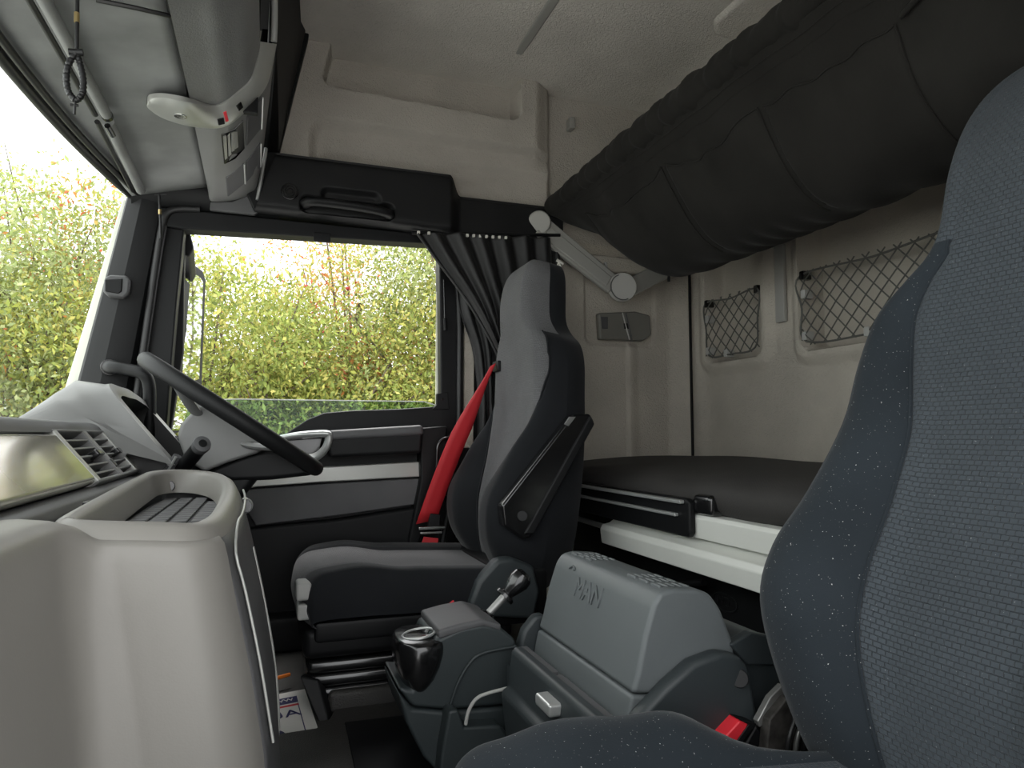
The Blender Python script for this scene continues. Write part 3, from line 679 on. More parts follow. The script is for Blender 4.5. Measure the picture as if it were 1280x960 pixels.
for (d_, dz, sh, dzf) in ((-.06, -.03, 0, .004), (-.02, -.024, 0, .003), (.0035, -.019, 0, -.001), (.009, -.027, .001, -.008), (.013, -.045, .002, -.022), (.014, -.09, .010, -.09), (.018, -.18, .026, -.18), (.020, -.28, .042, -.28), (.018, -.38, .052, -.38), (.010, -.47, .05, -.47), (0, -.54, .045, -.54)):
    rows.append([])
    for i, p in enumerate(tops):
        t = tops[min(i+1, NT-1)]-tops[max(i-1, 0)]; t.z = 0; t.normalize(); n = Vector((t.y, -t.x, 0))
        if n.dot(Vector((.8, -.6, 0))) < 0: n = -n
        wf = sstep(0, 1, (-.168-p.x)/.035)
        rows[-1].append(p+n*d_+Vector((sh*(1-.5*wf), 0, dz*(1-wf)+dzf*wf)))
grid_mesh('side_panel', rows, 'dash_panel', cc, ang=70)
# silver strip on the rear face, then an edge highlight drawn as a tube
SPEC = [(.004, -.022, 0), (.010, -.045, .002), (.014, -.09, .010), (.018, -.18, .026), (.020, -.28, .042), (.018, -.38, .052), (.010, -.47, .05)]
def column(i, k0, k1, lift=.004): return [ring(d_+lift, dz, sh)[i] for d_, dz, sh in SPEC[k0:k1]]
tube('edge_line', smooth_path([ring(.010, -.016)[j] for j in range(9*6, i_c-2, 3)]+column(i_c-2, 1, 5), 3), .0018, 'silver', cc, seg=8)
tube('edge_line', smooth_path(column(10*6, 2, 7, .0), 4), .0025, 'silver', cc, seg=8)
box('shelf_gap', (-.30, .12, .50), (-.245, .93, .535), 'dash_dark', cc, b=.004)

# ================================================================== steering wheel, column and stalk
CW = Vector((-.078, 1.90, .688)); WN = Vector((.555, 0, .832)).normalized(); WX = Vector((.832, 0, -.555)).normalized(); WY = Vector((0, 1, 0))
sw = thing('steering_wheel', CW, "black steering wheel seen edge-on ahead of the driver's seat", 'steering wheel')
RW = .242
tube('rim', [CW+WX*RW*math.cos(a)+WY*RW*math.sin(a) for a in np.linspace(0, 2*math.pi, 73)[:-1]], .0195, 'blacksoft', sw, seg=16, closed=True)
lathe('hub', [(.0, -.075), (.05, -.075), (.075, -.06), (.085, -.045), (.075, -.03), (.0, -.028)], CW, WN, 'dash_dark', sw)
for a in (R(35), R(145), R(215), R(325)):
    d = WX*math.sin(a)+WY*math.cos(a)
    tube('spoke', smooth_path([CW+d*.05-WN*.05, CW+d*.14-WN*.035, CW+d*.235-WN*.004], 5), .014, 'dash', sw, seg=10, flat=.6)
co = thing('steering_column', (-.2, 1.9, .45), 'grey steering column shroud under the wheel', 'steering column')
prism('upper_shroud', [at(221, 545, y=1.80), at(226, 530, y=1.80), at(246, 508, y=1.80), at(256, 508, y=1.80), at(300, 532, y=1.80), at(334, 553, y=1.80), at(324, 566, y=1.80), at(285, 578, y=1.80), at(256, 590, y=1.80), at(232, 576, y=1.80)], (0, .19, 0), 'dash', co, b=.022, seg=5)
prism('lower_shroud', [at(250, 592, y=1.815), at(300, 572, y=1.815), at(338, 560, y=1.815), at(372, 575, y=1.815), at(392, 594, y=1.815), at(340, 600, y=1.815), at(290, 602, y=1.815)], (0, .16, 0), 'black', co, b=.012, seg=3)
prism('column_tube', [at(232, 580, y=1.82), at(330, 590, y=1.82), at(290, 640, y=1.82), at(240, 700, y=1.82), at(200, 640, y=1.82)], (0, .15, 0), 'black', co, b=.02)
st = thing('indicator_stalk', at(235, 580, y=1.72), 'thick black control stalk beside the steering column', 'stalk')
a0, a1 = at(226, 588, y=1.80), at(252, 556, y=1.67)
tube('lever', [a0, a0.lerp(a1, .5), a1], .017, 'black', st, seg=18)
d = (a1-a0).normalized(); lathe('end_cap', [(.0, -.012), (.0185, -.012), (.0195, 0), (.018, .006), (.012, .008), (.0, .008)], a1, d, 'dash_dark', st)
cyl('button', a1+d*.007, a1+d*.011, .009, 'black', st)
st2 = thing('ignition_lever', at(215, 590, y=1.8), 'short silver sided lever behind the control stalk', 'lever')
tube('lever', [at(205, 596, y=1.78), at(222, 570, y=1.76)], .010, 'dash_dark', st2, seg=10)
tube('lever_edge', [at(208, 592, y=1.765), at(220, 571, y=1.748)], .003, 'alloy', st2, seg=6)
# ================================================================== seats
def interp(tab, s_):
    xs = [r[0] for r in tab]
    return [float(np.interp(s_, xs, [r[c] for r in tab])) for c in range(1, len(tab[0]))]
def smooth_tab(tab, n):
    P = smooth_path([Vector(r[:3]) for r in tab], n); Q = smooth_path([Vector((r[0], r[3], r[4])) for r in tab], n)
    return [(p.x, p.y, p.z, q.y, q.z) for p, q in zip(P, Q)]
def backrest(root, base, lean, yc, tab, mats, seam=.56, head_s=.70, seam_at=((0, .3, .45, .6, .7), (.36, .46, .5, .62, .7))):
    """tab rows: distance up the back, half width, front offset, bolster height, back offset"""
    ax = Vector((math.sin(lean), 0, math.cos(lean))); fr = Vector((-math.cos(lean), 0, math.sin(lean)))
    st_ = smooth_tab(tab, 5)
    us = sorted(set([round(v, 4) for v in list(np.linspace(-1, 1, 41))]+[-seam, seam]))
    def row(s_, hw, f, b_, bk):
        out_ = []; sm = float(np.interp(s_, *seam_at))
        for u in us:
            yn = abs(u); yn = yn*sm/seam if yn <= seam else sm+(yn-seam)/(1-seam)*(1-sm); u = math.copysign(yn, u); edge = max(0, 1-max(0, (yn-.80)/.20)**2.4)**.5 if yn > .80 else 1
            bump = b_*sstep(sm-.14, sm+.26, yn)-.008*math.exp(-((yn-sm)/.018)**2)*(1 if b_ > .004 else .3)
            fo = bk+(f+bump-.012*(1-yn*yn)*0-bk)*(.30+.70*edge) if yn > .80 else f+bump
            out_.append(base+ax*s_+fr*fo+Vector((0, yc+u*hw, 0)))
        return out_
    R_ = [row(*r) for r in st_]
    lo = [i for i, r in enumerate(st_) if r[0] <= head_s+1e-6]; hi = [i for i, r in enumerate(st_) if r[0] >= head_s-1e-6]
    if hi[0] > lo[-1]: hi = [lo[-1]]+hi
    js = us.index(-seam), us.index(seam); nu = len(us)
    sub = lambda rows_, a, b_: [r[a:b_+1] for r in rows_]
    low = [R_[i] for i in lo]; top = [R_[i] for i in hi]
    grid_mesh('centre_panel', sub(low, js[0], js[1]), mats[0], root, uvscale=1.0, ang=80)
    grid_mesh('side_bolster', sub(low, 0, js[0]), mats[1], root, ang=80); grid_mesh('side_bolster', sub(low, js[1], nu-1), mats[1], root, ang=80)
    grid_mesh('headrest', top, mats[2], root, uvscale=1.0, ang=80)
    # back shell closes the sides, top and rear
    back = []
    for i, r in enumerate(st_):
        s_, hw, f, b_, bk = r
        pts = []
        for k in range(13):
            u = math.cos(math.pi*k/12); pts.append(base+ax*s_+fr*(bk-.001-(.035*math.sin(math.pi*k/12)**.6 if 0 < k < 12 else 0))+Vector((0, yc+u*hw, 0)))
        e0, e1 = R_[i][-1], R_[i][0]
        back.append([e0]+pts[1:-1]+[e1])
    grid_mesh('back_shell', back, mats[3], root, ang=80)
    q = bmesh.new(); loopv = R_[-1]+back[-1][1:-1]; q.faces.new([q.verts.new(p) for p in loopv]); finish(q, 'top_seam', mats[1], root)
    for sgn in (-1, 1):
        j = us.index(sgn*seam)
        tube('seam_piping', [r[j]+fr*.002 for r in low], .0028, mats[1], root, seg=6)
    return R_
def cushion(root, x0, x1, yc, hw, ztop, zbot, mats, rise=.03, bol=.02, seam=.55, tilt=0.0, nose=.07, drop=0.0):
    us = sorted(set([round(v, 4) for v in np.linspace(-1, 1, 41)]+[-seam, seam])); rows = []
    prof = [(0, zbot), (-.012, zbot+.03), (-.012, ztop-nose), (-.004, ztop-nose*.45), (.02, ztop-nose*.12), (.06, ztop), (.14, ztop+.004)]
    xs = [(x0+a, z) for a, z in prof]+[(x0+(x1-x0)*t, ztop-tilt*t) for t in (.4, .5, .6, .7, .8, .9, 1.0)]
    xs = smooth_path([(a, 0, z) for a, z in xs], 4)
    for p in xs:
        hfac = sstep(zbot, ztop, p.z); r = []
        tt = (p.x-x0)/(x1-x0)
        for u in us:
            yn = abs(u); edge = (1-max(0, (yn-.86)/.14)**2.2)**.5 if yn > .86 else 1
            z = p.z+hfac*(-drop*sstep(.5, .85, tt)*sstep(seam, seam+.3, yn)+bol*sstep(seam-.15, seam+.25, yn)*(.4+.6*sstep(.1, .5, tt))-.006*math.exp(-((yn-seam)/.02)**2))
            z = zbot+(z-zbot)*(.15+.85*edge) if yn > .86 else z
            xx = p.x+.035*(yn**3)*(1-sstep(0, .3, tt))
            r.append(Vector((xx, yc+u*hw, z)))
        rows.append(r)
    j0, j1 = us.index(-seam), us.index(seam)
    grid_mesh('cushion_centre', [r[j0:j1+1] for r in rows], mats[0], root, uvscale=1.0, ang=80)
    grid_mesh('cushion_side', [r[:j0+1] for r in rows], mats[1], root, ang=80); grid_mesh('cushion_side', [r[j1:] for r in rows], mats[1], root, ang=80)
    # closed underside and flanks
    box('cushion_pan', (x0+.03, yc-hw*.985, zbot-.035), (x1, yc+hw*.985, zbot+.012), 'black', root, b=.01)
    return rows
E1 = 1
# ---- driver's seat
ds = thing('truck_seat', (.42, 1.93, 0), "driver's dark suspension seat with red belt against the door", 'seat')
YD = 1.93
tabD = [(0, .17, .02, .0, -.05), (.05, .215, .045, .03, -.07), (.12, .250, .060, .065, -.08), (.22, .256, .068, .074, -.08), (.34, .240, .055, .05, -.08), (.45, .222, .046, .028, -.075), (.54, .210, .056, .012, -.065),
        (.62, .202, .070, .004, -.055), (.675, .178, .080, .0, -.045), (.71, .135, .090, .0, -.03), (.75, .116, .104, 0, -.012), (.82, .112, .114, 0, .0), (.88, .102, .108, 0, .008), (.915, .075, .085, 0, .015), (.925, .03, .050, 0, .02)]
backrest(ds, Vector((.645, 0, .235)), R(10), YD, tabD, ('weave', 'velvet', 'weave', 'velvet'), seam_at=((0, .15, .24, .33, .42, .5, .58, .7), (.22, .26, .33, .50, .74, .90, .96, .97)))
cushion(ds, .085, .66, YD, .255, .318, .20, ('weave', 'velvet'), tilt=.03, bol=.012)
box('seat_frame', (.09, 1.69, .125), (.60, 2.17, .195), 'black', ds, b=.02, seg=3)
# pleated suspension bellows
for k in range(3):
    z = .105-.032*k; i_ = .004*k
    bm = box_bm((.10+i_, 1.70+i_, z-.016), (.60, 2.16, z+.016), .013, 3); finish(bm, 'bellows', 'gloss', ds)
box('base_plate', (.14, 1.73, .0), (.60, 2.12, .035), 'black', ds, b=.006)
# side cover at the hinge
prism('hinge_cover', [at(586, 758, y=1.655), at(598, 728, y=1.655), at(622, 700, y=1.655), at(640, 697, y=1.655), at(668, 708, y=1.655), at(676, 740, y=1.655), at(668, 775, y=1.655), at(600, 772, y=1.655)], (0, .05, 0), 'boxdark', ds, b=.012, seg=3)
box('hinge_strut', (.56, 1.70, .16), (.70, 2.16, .30), 'black', ds, b=.015)
# adjustment levers at the front corner
for (px, py, h_) in ((382, 737, .02), (383, 762, .018)):
    v = at(px, py, y=1.73); box('adjust_lever', (v.x-.022, 1.70, v.z-h_), (v.x+.012, 1.77, v.z+h_), 'stone', ds, b=.007, seg=3)
# folded-up armrest
arm = prism('armrest', [at(627, 632, y=1.655), at(716, 518, y=1.655), at(738, 517, y=1.655), at(744, 528, y=1.655), at(664, 672, y=1.655), at(655, 675, y=1.655), at(630, 658, y=1.655)], (0, .045, 0), 'gloss', ds, b=.007, seg=3)
prism('arm_pad', [at(668, 668, y=1.65), at(744, 530, y=1.65), at(738, 519, y=1.65), at(655, 668, y=1.65)], (0, .05, 0), 'black', arm, b=.005)
cyl('arm_knob', at(653, 645, y=1.656), at(653, 645, y=1.648), .013, 'black', arm)
prism('arm_slide', [at(706, 530, y=1.652), at(712, 521, y=1.652), at(720, 521, y=1.652), at(711, 533, y=1.652)], (0, .006, 0), 'greymetal', arm, b=.001)
# belt guide and belt
vv = at(620, 456, y=2.07); box('belt_guide', (vv.x-.004, 2.045, vv.z-.022), (vv.x+.05, 2.10, vv.z+.012), 'black', ds, b=.006)
b0, b1 = at(616, 456, y=2.06), at(533, 652, y=2.20)
belt = []
for k in range(13):
    t = k/12; c = b0.lerp(b1, t)+Vector((-.012*math.sin(t*3.1), 0, 0)); wv = Vector((.011+.012*t, -.004, .003))
    wv = Vector((.009+.024*sstep(0, .45, t), .0, .006))
    belt.append([c-wv, c-wv*.3, c+wv*.3, c+wv])
sb = thing('seat_belt', b1, "red seat belt running from the driver's backrest to its buckle", 'seat belt')
grid_mesh('webbing', belt, 'red', sb, thick=.0025)
bk = at(540, 655, y=2.19)
prism('latch_cover', [at(538, 642, y=2.185), at(551, 643, y=2.185), at(550, 660, y=2.185), at(535, 658, y=2.185)], (0, .02, 0), 'black', sb, b=.003)
box('latch_plate', (bk.x-.045, 2.175, bk.z-.016), (bk.x+.04, 2.20, bk.z-.006), 'chrome', sb, b=.002)
box('latch_plate', (bk.x-.04, 2.175, bk.z-.030), (bk.x+.03, 2.20, bk.z-.022), 'chrome', sb, b=.002)
prism('lower_webbing', [at(530, 671, y=2.19), at(548, 673, y=2.19), at(546, 690, y=2.19), at(524, 688, y=2.19)], (0, .004, 0), 'red', sb, b=.0005)
bl = thing('belt_buckle_tongue', at(565, 758, y=1.62), "small red belt end beside the driver's cushion", 'buckle')
prism('button', [at(563, 755, y=1.66), at(568, 751, y=1.66), at(567, 765, y=1.66), at(560, 765, y=1.66)], (0, .012, 0), 'redplastic', bl, b=.001)
box('holder', at(560, 790, y=1.665), at(572, 762, y=1.68), 'black', bl, b=.003)
# grab loop beside the belt
gl_ = thing('seat_grab_loop', at(550, 600, y=2.24), 'thin black bent rod behind the red belt', 'rod')
tube('rod', smooth_path([at(546, 640, y=2.22), at(546, 575, y=2.22), at(548, 556, y=2.22), at(556, 548, y=2.22), at(573, 546, y=2.22)], 6), .005, 'gloss', gl_, seg=8)
# clip on the wall side of the headrest
hk2 = thing('headrest_clip', at(697, 362, y=2.3), 'small black round clip beside the driver headrest', 'clip')
cyl('clip_disc', at(694, 362, y=2.32), at(694, 362, y=2.29), .016, 'gloss', hk2); box('clip_base', at(695, 369, y=2.33), at(702, 354, y=2.36), 'black', hk2, b=.003)

# ---- passenger seat in the foreground
ps = thing('truck_seat', (.6, .60, 0), 'dark blue grey passenger seat with lint on its bolsters, nearest the camera', 'seat')
YP = .60
tabP = [(-.05, .20, .03, .0, -.03), (.0, .235, .08, .03, -.02), (.08, .255, .135, .055, -.01), (.17, .262, .175, .082, .05), (.25, .262, .185, .080, .09), (.34, .250, .185, .060, .10), (.46, .250, .185, .036, .10), (.56, .262, .19, .026, .10),
        (.64, .256, .20, .018, .10), (.69, .222, .21, .01, .10), (.73, .180, .222, .004, .06), (.77, .162, .235, 0, .07), (.85, .160, .25, 0, .085), (.93, .158, .25, 0, .09), (.99, .146, .24, 0, .09), (1.04, .118, .22, 0, .09), (1.075, .08, .19, 0, .09), (1.09, .035, .15, 0, .09)]
backrest(ps, Vector((.82, 0, .15)), R(24.5), YP, tabP, ('weave2', 'velvet2', 'weave2', 'velvet2'), seam=.55, head_s=.75)
cushion(ps, .20, .80, YP, .265, .25, .10, ('weave2', 'velvet2'), tilt=.05, bol=.058, nose=.06, drop=.10)
box('seat_box', (.24, .36, 0), (.78, .84, .07), 'black', ps, b=.01)
# recliner mechanism in the gap
mech = prism('recliner_plate', [at(958, 945, y=.885), at(962, 900, y=.885), at(985, 872, y=.885), at(1005, 880, y=.885), at(1060, 950, y=.885), at(1060, 975, y=.885)], (0, .02, 0), 'dirty', ps, b=.003)
for k, px in enumerate((988, 998, 1008)):
    tube('recliner_spring', smooth_path([at(px-6, 960, y=.878), at(px-2, 925, y=.872), at(px+6, 900, y=.875), at(px+10, 880, y=.88)], 4), .004, 'rubber' if k != 1 else 'greymetal', ps, seg=8)
prism('recliner_cover', [at(947, 902, y=.90), at(963, 872, y=.90), at(979, 856, y=.90), at(985, 862, y=.90), at(963, 898, y=.90), at(950, 910, y=.90)], (0, .012, 0), 'greymetal', ps, b=.002)
pb = thing('passenger_buckle', at(930, 925, y=.92), "red topped belt buckle beside the passenger cushion", 'buckle')
prism('buckle_body', [at(928, 938, y=.905), at(946, 906, y=.905), at(962, 930, y=.905), at(964, 965, y=.905), at(925, 965, y=.905)], (0, .03, 0), 'black', pb, b=.004)
prism('release_button', [at(900, 928, y=.90), at(925, 901, y=.90), at(936, 904, y=.90), at(932, 916, y=.90), at(915, 936, y=.90)], (0, .028, 0), 'redplastic', pb, b=.003)
prism('button_shroud', [at(925, 900, y=.898), at(946, 905, y=.898), at(920, 938, y=.898), at(915, 936, y=.898), at(936, 906, y=.898)], (0, .032, 0), 'black', pb, b=.001)
# ================================================================== gear selector console
gc = thing('gear_console', (.36, 1.43, 0), "dark green grey gear selector console with cup holder beside the driver's seat", 'console')
YG = 1.31
def G(px, py, y=YG): return at(px, py, y=y)
prism('upper_body', [G(545, 800), G(575, 786), G(605, 780), G(628, 786), G(645, 800), G(650, 880), G(560, 888), G(516, 884), G(497, 860), G(515, 862), G(530, 840)], (0, .17, 0), 'geardark', gc, b=.016, seg=4)
prism('lower_body', [G(516, 886), G(560, 890), G(652, 882), G(660, 985), G(565, 985), G(530, 948), G(508, 905), G(497, 864)], (0, .17, 0), 'geardark', gc, b=.008, seg=3)
ta, tb = G(523, 796, 1.37), G(517, 858, 1.37)
rows = []
for (t, hx, hy, lift) in ((-.02, .0, .0, .004), (-.02, .041, .068, .004), (-.005, .0455, .074, .002), (.05, .047, .076, 0), (.2, .047, .078, 0), (.45, .043, .076, 0), (.7, .034, .070, 0), (.9, .022, .06, 0), (1.0, .012, .05, 0), (1.03, .0, .0, 0)):
    c = ta.lerp(tb, t)+Vector((0, 0, lift)); r = []
    for k in range(40):
        a = 2*math.pi*k/40; cx_, sy_ = math.cos(a), math.sin(a)
        r.append(c+Vector((hx*math.copysign(abs(cx_)**.75, cx_), hy*math.copysign(abs(sy_)**.75, sy_), 0)))
    rows.append(r)
grid_mesh('front_cover', rows, 'gloss', gc, closed_u=True, ang=60)
tp = prism('top_plate', [G(548, 788), G(575, 780), G(604, 774), G(628, 781), G(626, 790), G(604, 784), G(575, 792), G(549, 800)], (0, .165, 0), 'dash_dark', gc, b=.006, seg=3)
cp = ta+Vector((-.002, -.012, .001))
lathe('cup_ring', [(.022, -.03), (.022, .004), (.027, .008), (.033, .005), (.035, -.004), (.033, -.010)], cp, (-.12, 0, 1), 'gloss', gc)
tube('cup_trim', [cp+Vector((.031*math.cos(a), .031*math.sin(a), .008+.004*math.cos(a))) for a in np.linspace(0, 6.283, 33)[:-1]], .0028, 'alloy', gc, seg=8, closed=True)
cyl('cup_well', cp-Vector((0, 0, .02)), cp+Vector((0, 0, .003)), .023, 'black', gc, b=0)
prism('side_pocket', [G(561, 889, 1.275), G(573, 887, 1.275), G(581, 909, 1.275), G(626, 907, 1.275), G(640, 925, 1.275), G(650, 940, 1.275), G(655, 985, 1.275), G(548, 985, 1.275), G(552, 940, 1.275)], (0, .045, 0), 'geardark', gc, b=.006, seg=3)
tube('pocket_wire', smooth_path([G(582, 906, 1.272), G(586, 888, 1.272), G(596, 873, 1.272), G(612, 866, 1.272), G(640, 859, 1.272)], 6), .0035, 'stone', gc, seg=8)
tube('body_crease', smooth_path([G(562, 884, 1.306), G(572, 855, 1.306), G(588, 828, 1.306), G(605, 816, 1.306), G(645, 808, 1.306)], 6), .003, 'geardark', gc, seg=8)
sl = thing('gear_lever', G(600, 768, 1.44), 'short chrome gear lever with glossy black knob on the selector console', 'lever')
g0, g1 = G(606, 772, 1.42), G(645, 730, 1.42); gd = (g1-g0).normalized()
lathe('boot', [(.035, -.03), (.034, -.006), (.026, .006), (.014, .012), (.0, .012)], G(600, 770, 1.42), (.1, 0, 1), 'gloss', sl)
tube('shaft', [g0, g0.lerp(g1, .62)], .0085, 'greymetal', sl, seg=12)
lathe('collar', [(.0, 0), (.022, 0), (.022, .007), (.014, .012), (.0, .012)], g0.lerp(g1, .60), gd, 'gloss', sl)
lathe('knob', [(.0, .0), (.013, .002), (.018, .016), (.0235, .036), (.022, .050), (.014, .058), (.0, .060)], g0.lerp(g1, .70), gd, 'gloss', sl)

# ================================================================== storage box between the seats
mb = thing('storage_box', (.6, 1.15, 0), 'grey moulded storage box with embossed maker lettering between the seats', 'storage box')
YB, LB = .955, .385
def B(px, py, y=YB): return at(px, py, y=y)
lid = prism('lid', [B(790, 868), B(797, 842), B(806, 795), B(817, 756), B(826, 741), B(842, 736), B(872, 737), B(888, 742), B(902, 762), B(916, 798), B(920, 820), B(900, 870)], (0, LB, 0), 'boxgrey', mb, b=.008, seg=4, ang=14)
prism('front_panel', [B(786, 890), B(790, 870), B(840, 870), B(840, 960), B(776, 960)], (0, LB, 0), 'boxgrey', mb, b=.006)
# non-slip ribs on the lid
r0, r1 = B(832, 738), B(876, 738.5)
for j in range(5):
    v = r0.lerp(r1, (j+.3)/5)
    for ya, yb in ((YB+.02, YB+.135), (YB+.27, YB+.365)):
        for k in range(3):
            ly = (yb-ya)/3
            box('grip_rib', (v.x-.003, ya+k*ly, v.z-.003), (v.x+.003, ya+k*ly+ly*.72, v.z+.0035), 'boxgrey', lid, b=.0015, seg=1)
f0, f1 = B(806, 795), B(817, 756)
up_ = (f1-f0).normalized(); nf = Vector((-up_.z, 0, up_.x)); cen_ = (f0+f1)/2
for k in range(200):                                    # slide along the box to where the lettering stands
    if proj(cen_)[0] <= 736: break
    cen_.y += .002
cen_ -= up_*.004
text('lettering', 'MAN', .050, frame_mtx(cen_+nf*.0005, (0, -1, 0), up_), 'boxgrey', lid, extrude=.0018, bevel=.0005)
tube('emblem', smooth_path([cen_+Vector((0, .10, 0))+up_*.028+nf*.001, cen_+Vector((0, .088, 0))+up_*.034+nf*.001, cen_+Vector((0, .078, 0))+up_*.028+nf*.001], 4), .0022, 'boxgrey', lid, seg=6)
prism('pivot_cover', [B(798, 898, .925), B(835, 858, .925), B(868, 829, .925), B(902, 816, .925), B(926, 820, .925), B(938, 834, .925), B(948, 890, .925), B(952, 960, .925), B(775, 960, .925)], (0, .032, 0), 'boxdark', mb, b=.010, seg=4)
cyl('pivot_screw', B(924, 848, .923), B(924, 848, .932), .014, 'black', mb)
prism('pivot_cover', [at(648, 812, y=1.345), at(656, 788, y=1.345), at(670, 770, y=1.345), at(682, 768, y=1.345), at(690, 800, y=1.345), at(680, 840, y=1.345), at(648, 840, y=1.345)], (0, .03, 0), 'boxdark', mb, b=.008, seg=3)
# drawer in front of the box
dw = thing('pull_out_locker', (.47, 1.07, 0), 'dark drawer unit with a small silver pull in front of the storage box', 'drawer')
box('body', (.445, .885, .02), (.53, 1.30, .205), 'boxdark', dw, b=.006)
prism('front', [(.432, .885, .06), (.420, .885, .165), (.424, .885, .172), (.434, .885, .178), (.440, .885, .238), (.446, .885, .246), (.462, .885, .246), (.462, .885, .06)], (0, .37, 0), 'boxdark', dw, b=.004, seg=3, ang=15)
hv = at(690, 878, x=.436)
box('pull', (.418, hv.y-.03, hv.z-.012), (.445, hv.y+.03, hv.z+.008), 'alloy', dw, b=.005, seg=3)
box('rear_slot', (.468, .90, .205), (.485, 1.12, .235), 'dash_dark', dw, b=.003)
box('rear_slot', (.468, 1.135, .205), (.485, 1.29, .235), 'dash_dark', dw, b=.003)
rbn = thing('rear_bin', (.8, .98, 0), 'dark plastic bin behind the storage box, partly hidden by the passenger seat', 'bin')
prism('body', [B(915, 808, .96), B(940, 793, .96), B(975, 800, .96), B(1010, 845, .96), B(1010, 960, .96), B(935, 960, .96)], (0, .30, 0), 'boxdark', rbn, b=.012, seg=3)
prism('rim', [B(913, 806, .95), B(940, 790, .95), B(985, 800, .95), B(985, 832, .95), B(935, 832, .95)], (0, .02, 0), 'boxdark', rbn, b=.004)

# ================================================================== lower bunk
lb = thing('mattress', (1.25, 1.2, .45), 'dark textured lower bunk mattress against the rear wall', 'mattress')
rows = []
for y in np.linspace(.14, 2.335, 60):
    e = sstep(2.335, 2.27, y); r = []
    for (x, z) in ((.95, .462), (.935, .475), (.928, .50), (.936, .522), (.96, .538), (1.02, .548), (1.12, .556), (1.22, .561), (1.32, .564), (1.42, .566), (1.5, .566), (1.54, .562), (1.558, .545), (1.56, .46)):
        wv = .004*math.sin(y*9+x*4)*math.sin(x*7)+.003*math.sin(y*23-x*11)*(1 if x < 1.1 else 0)
        r.append(Vector((x, y, .46+(z+wv-.46)*(.75+.25*e))))
    rows.append(r)
grid_mesh('mattress_cover', rows, 'bed', lb, uvscale=1.0, ang=70)
box('bunk_board', (.955, .14, .41), (1.56, 2.34, .468), 'black', lb, b=.004)
br = thing('bunk_rail', (.92, 1.1, .33), 'white painted double rail along the front of the lower bunk', 'rail')
prism('upper_rail', [(.945, .14, .405), (.925, .14, .408), (.922, .14, .452), (.928, .14, .460), (.955, .14, .462), (.955, .14, .405)], (0, 1.72, 0), 'white', br, b=.002)
prism('lower_rail', [(.905, .14, .335), (.900, .14, .375), (.908, .14, .388), (.93, .14, .392), (.95, .14, .405), (.95, .14, .335)], (0, 1.665, 0), 'white', br, b=.003)
tube('far_tube', [(.93, 1.80, .375), (.94, 2.30, .38)], .008, 'greymetal', br)
bpn = thing('bunk_latch_plate', (.915, 1.8, .42), 'black latch plate with two silver bars on the bunk rail', 'latch')
prism('plate', [(.905, 1.375, .408), (.905, 1.365, .418), (.905, 1.365, .488), (.905, 1.38, .496), (.905, 2.16, .496), (.905, 2.16, .408)], (.018, 0, 0), 'black', bpn, b=.005, seg=3)
box('bar', (.893, 1.385, .483), (.908, 2.17, .492), 'alloy', bpn, b=.003); box('bar', (.895, 1.41, .452), (.908, 2.15, .460), 'alloy', bpn, b=.003)
box('end_stop', (.915, 1.30, .462), (.96, 1.37, .508), 'gloss', bpn, b=.012, seg=3)
uc = thing('underbunk_locker', (1.2, 1.4, 0), 'black locker front under the bunk with a faint embossed badge', 'locker')
box('front', (1.02, .50, 0), (1.08, 2.25, .40), 'black', uc, b=.006)
bdg = at(906, 753, x=1.018)
tube('badge', [Vector((1.017, bdg.y+.045*math.cos(a), bdg.z+.020*math.sin(a))) for a in np.linspace(0, 6.283, 33)[:-1]], .002, 'blacksoft', uc, seg=6, closed=True)
text('badge_text', 'ND', .03, frame_mtx(Vector((1.019, bdg.y+.005, bdg.z)), (0, -1, 0), (0, 0, 1)), 'blacksoft', uc, extrude=.0015)
tube('locker_pipe', [at(880, 728, x=.98), at(790, 735, x=1.0), at(720, 700, x=1.0)], .008, 'black', uc)

# ================================================================== upper bunk
ub = thing('upper_bunk', (1.2, 1.2, 1.15), 'black canvas slung upper bunk with gathered tube edge and stitched pockets', 'bunk')
TX, TZ = .955, 1.462
def wr_(y, k=1): return .5*math.sin(y*71+1.6*math.sin(y*17))+.4*math.sin(y*129+2)+.3*math.sin(y*37+.7)
rows = []
for y in np.linspace(.12, 2.265, 360):
    rows.append([])
    for j in range(24):
        a = 2*math.pi*j/24
        g = wr_(y+.025*math.sin(a+1))*.0062*(1-sstep(2.0, 2.2, y)*.75)
        r_ = .037+g+.003*math.sin(5*y)
        rows[-1].append(Vector((TX+r_*math.cos(a), y, TZ+r_*math.sin(a))))
grid_mesh('tube_sleeve', rows, 'bunk', ub, closed_u=True, ang=80)
cs = smooth_path([(.945, 0, 1.432), (.965, 0, 1.400), (.985, 0, 1.36), (1.015, 0, 1.30), (1.06, 0, 1.225), (1.12, 0, 1.165), (1.19, 0, 1.140), (1.27, 0, 1.150), (1.38, 0, 1.21), (1.50, 0, 1.31), (1.54, 0, 1.36)], 5)
NC = len(cs)
def sling(y, j):
    p = cs[j]; t = j/(NC-1)
    e = 1-sstep(1.80, 2.30, y)**1.3                     # sling closes up towards the far end
    top_ = Vector((TX, 0, TZ-.03)); z = top_.z+(p.z-top_.z)*(.16+.84*e)
    x = p.x
    fold = math.sin(math.pi*min(1, t*1.6))
    d = .010*fold*(math.sin(y*11+t*9)*.6+.5*math.sin(y*23-t*14)+.35*math.sin(y*41+t*5))
    d += .007*math.sin(math.pi*t)*math.sin(y*67+3*math.sin(y*9))*sstep(.35, .6, t)*(1-sstep(.75, .9, t))+.004*math.sin(y*53+t*21+2*math.sin(y*13))*sstep(.05, .2, t)*(1-sstep(.3, .6, t))
    return Vector((x-d*.8, y, z+d*.5))
rows = [[sling(y, j) for j in range(NC)] for y in np.linspace(.12, 2.27, 220)]
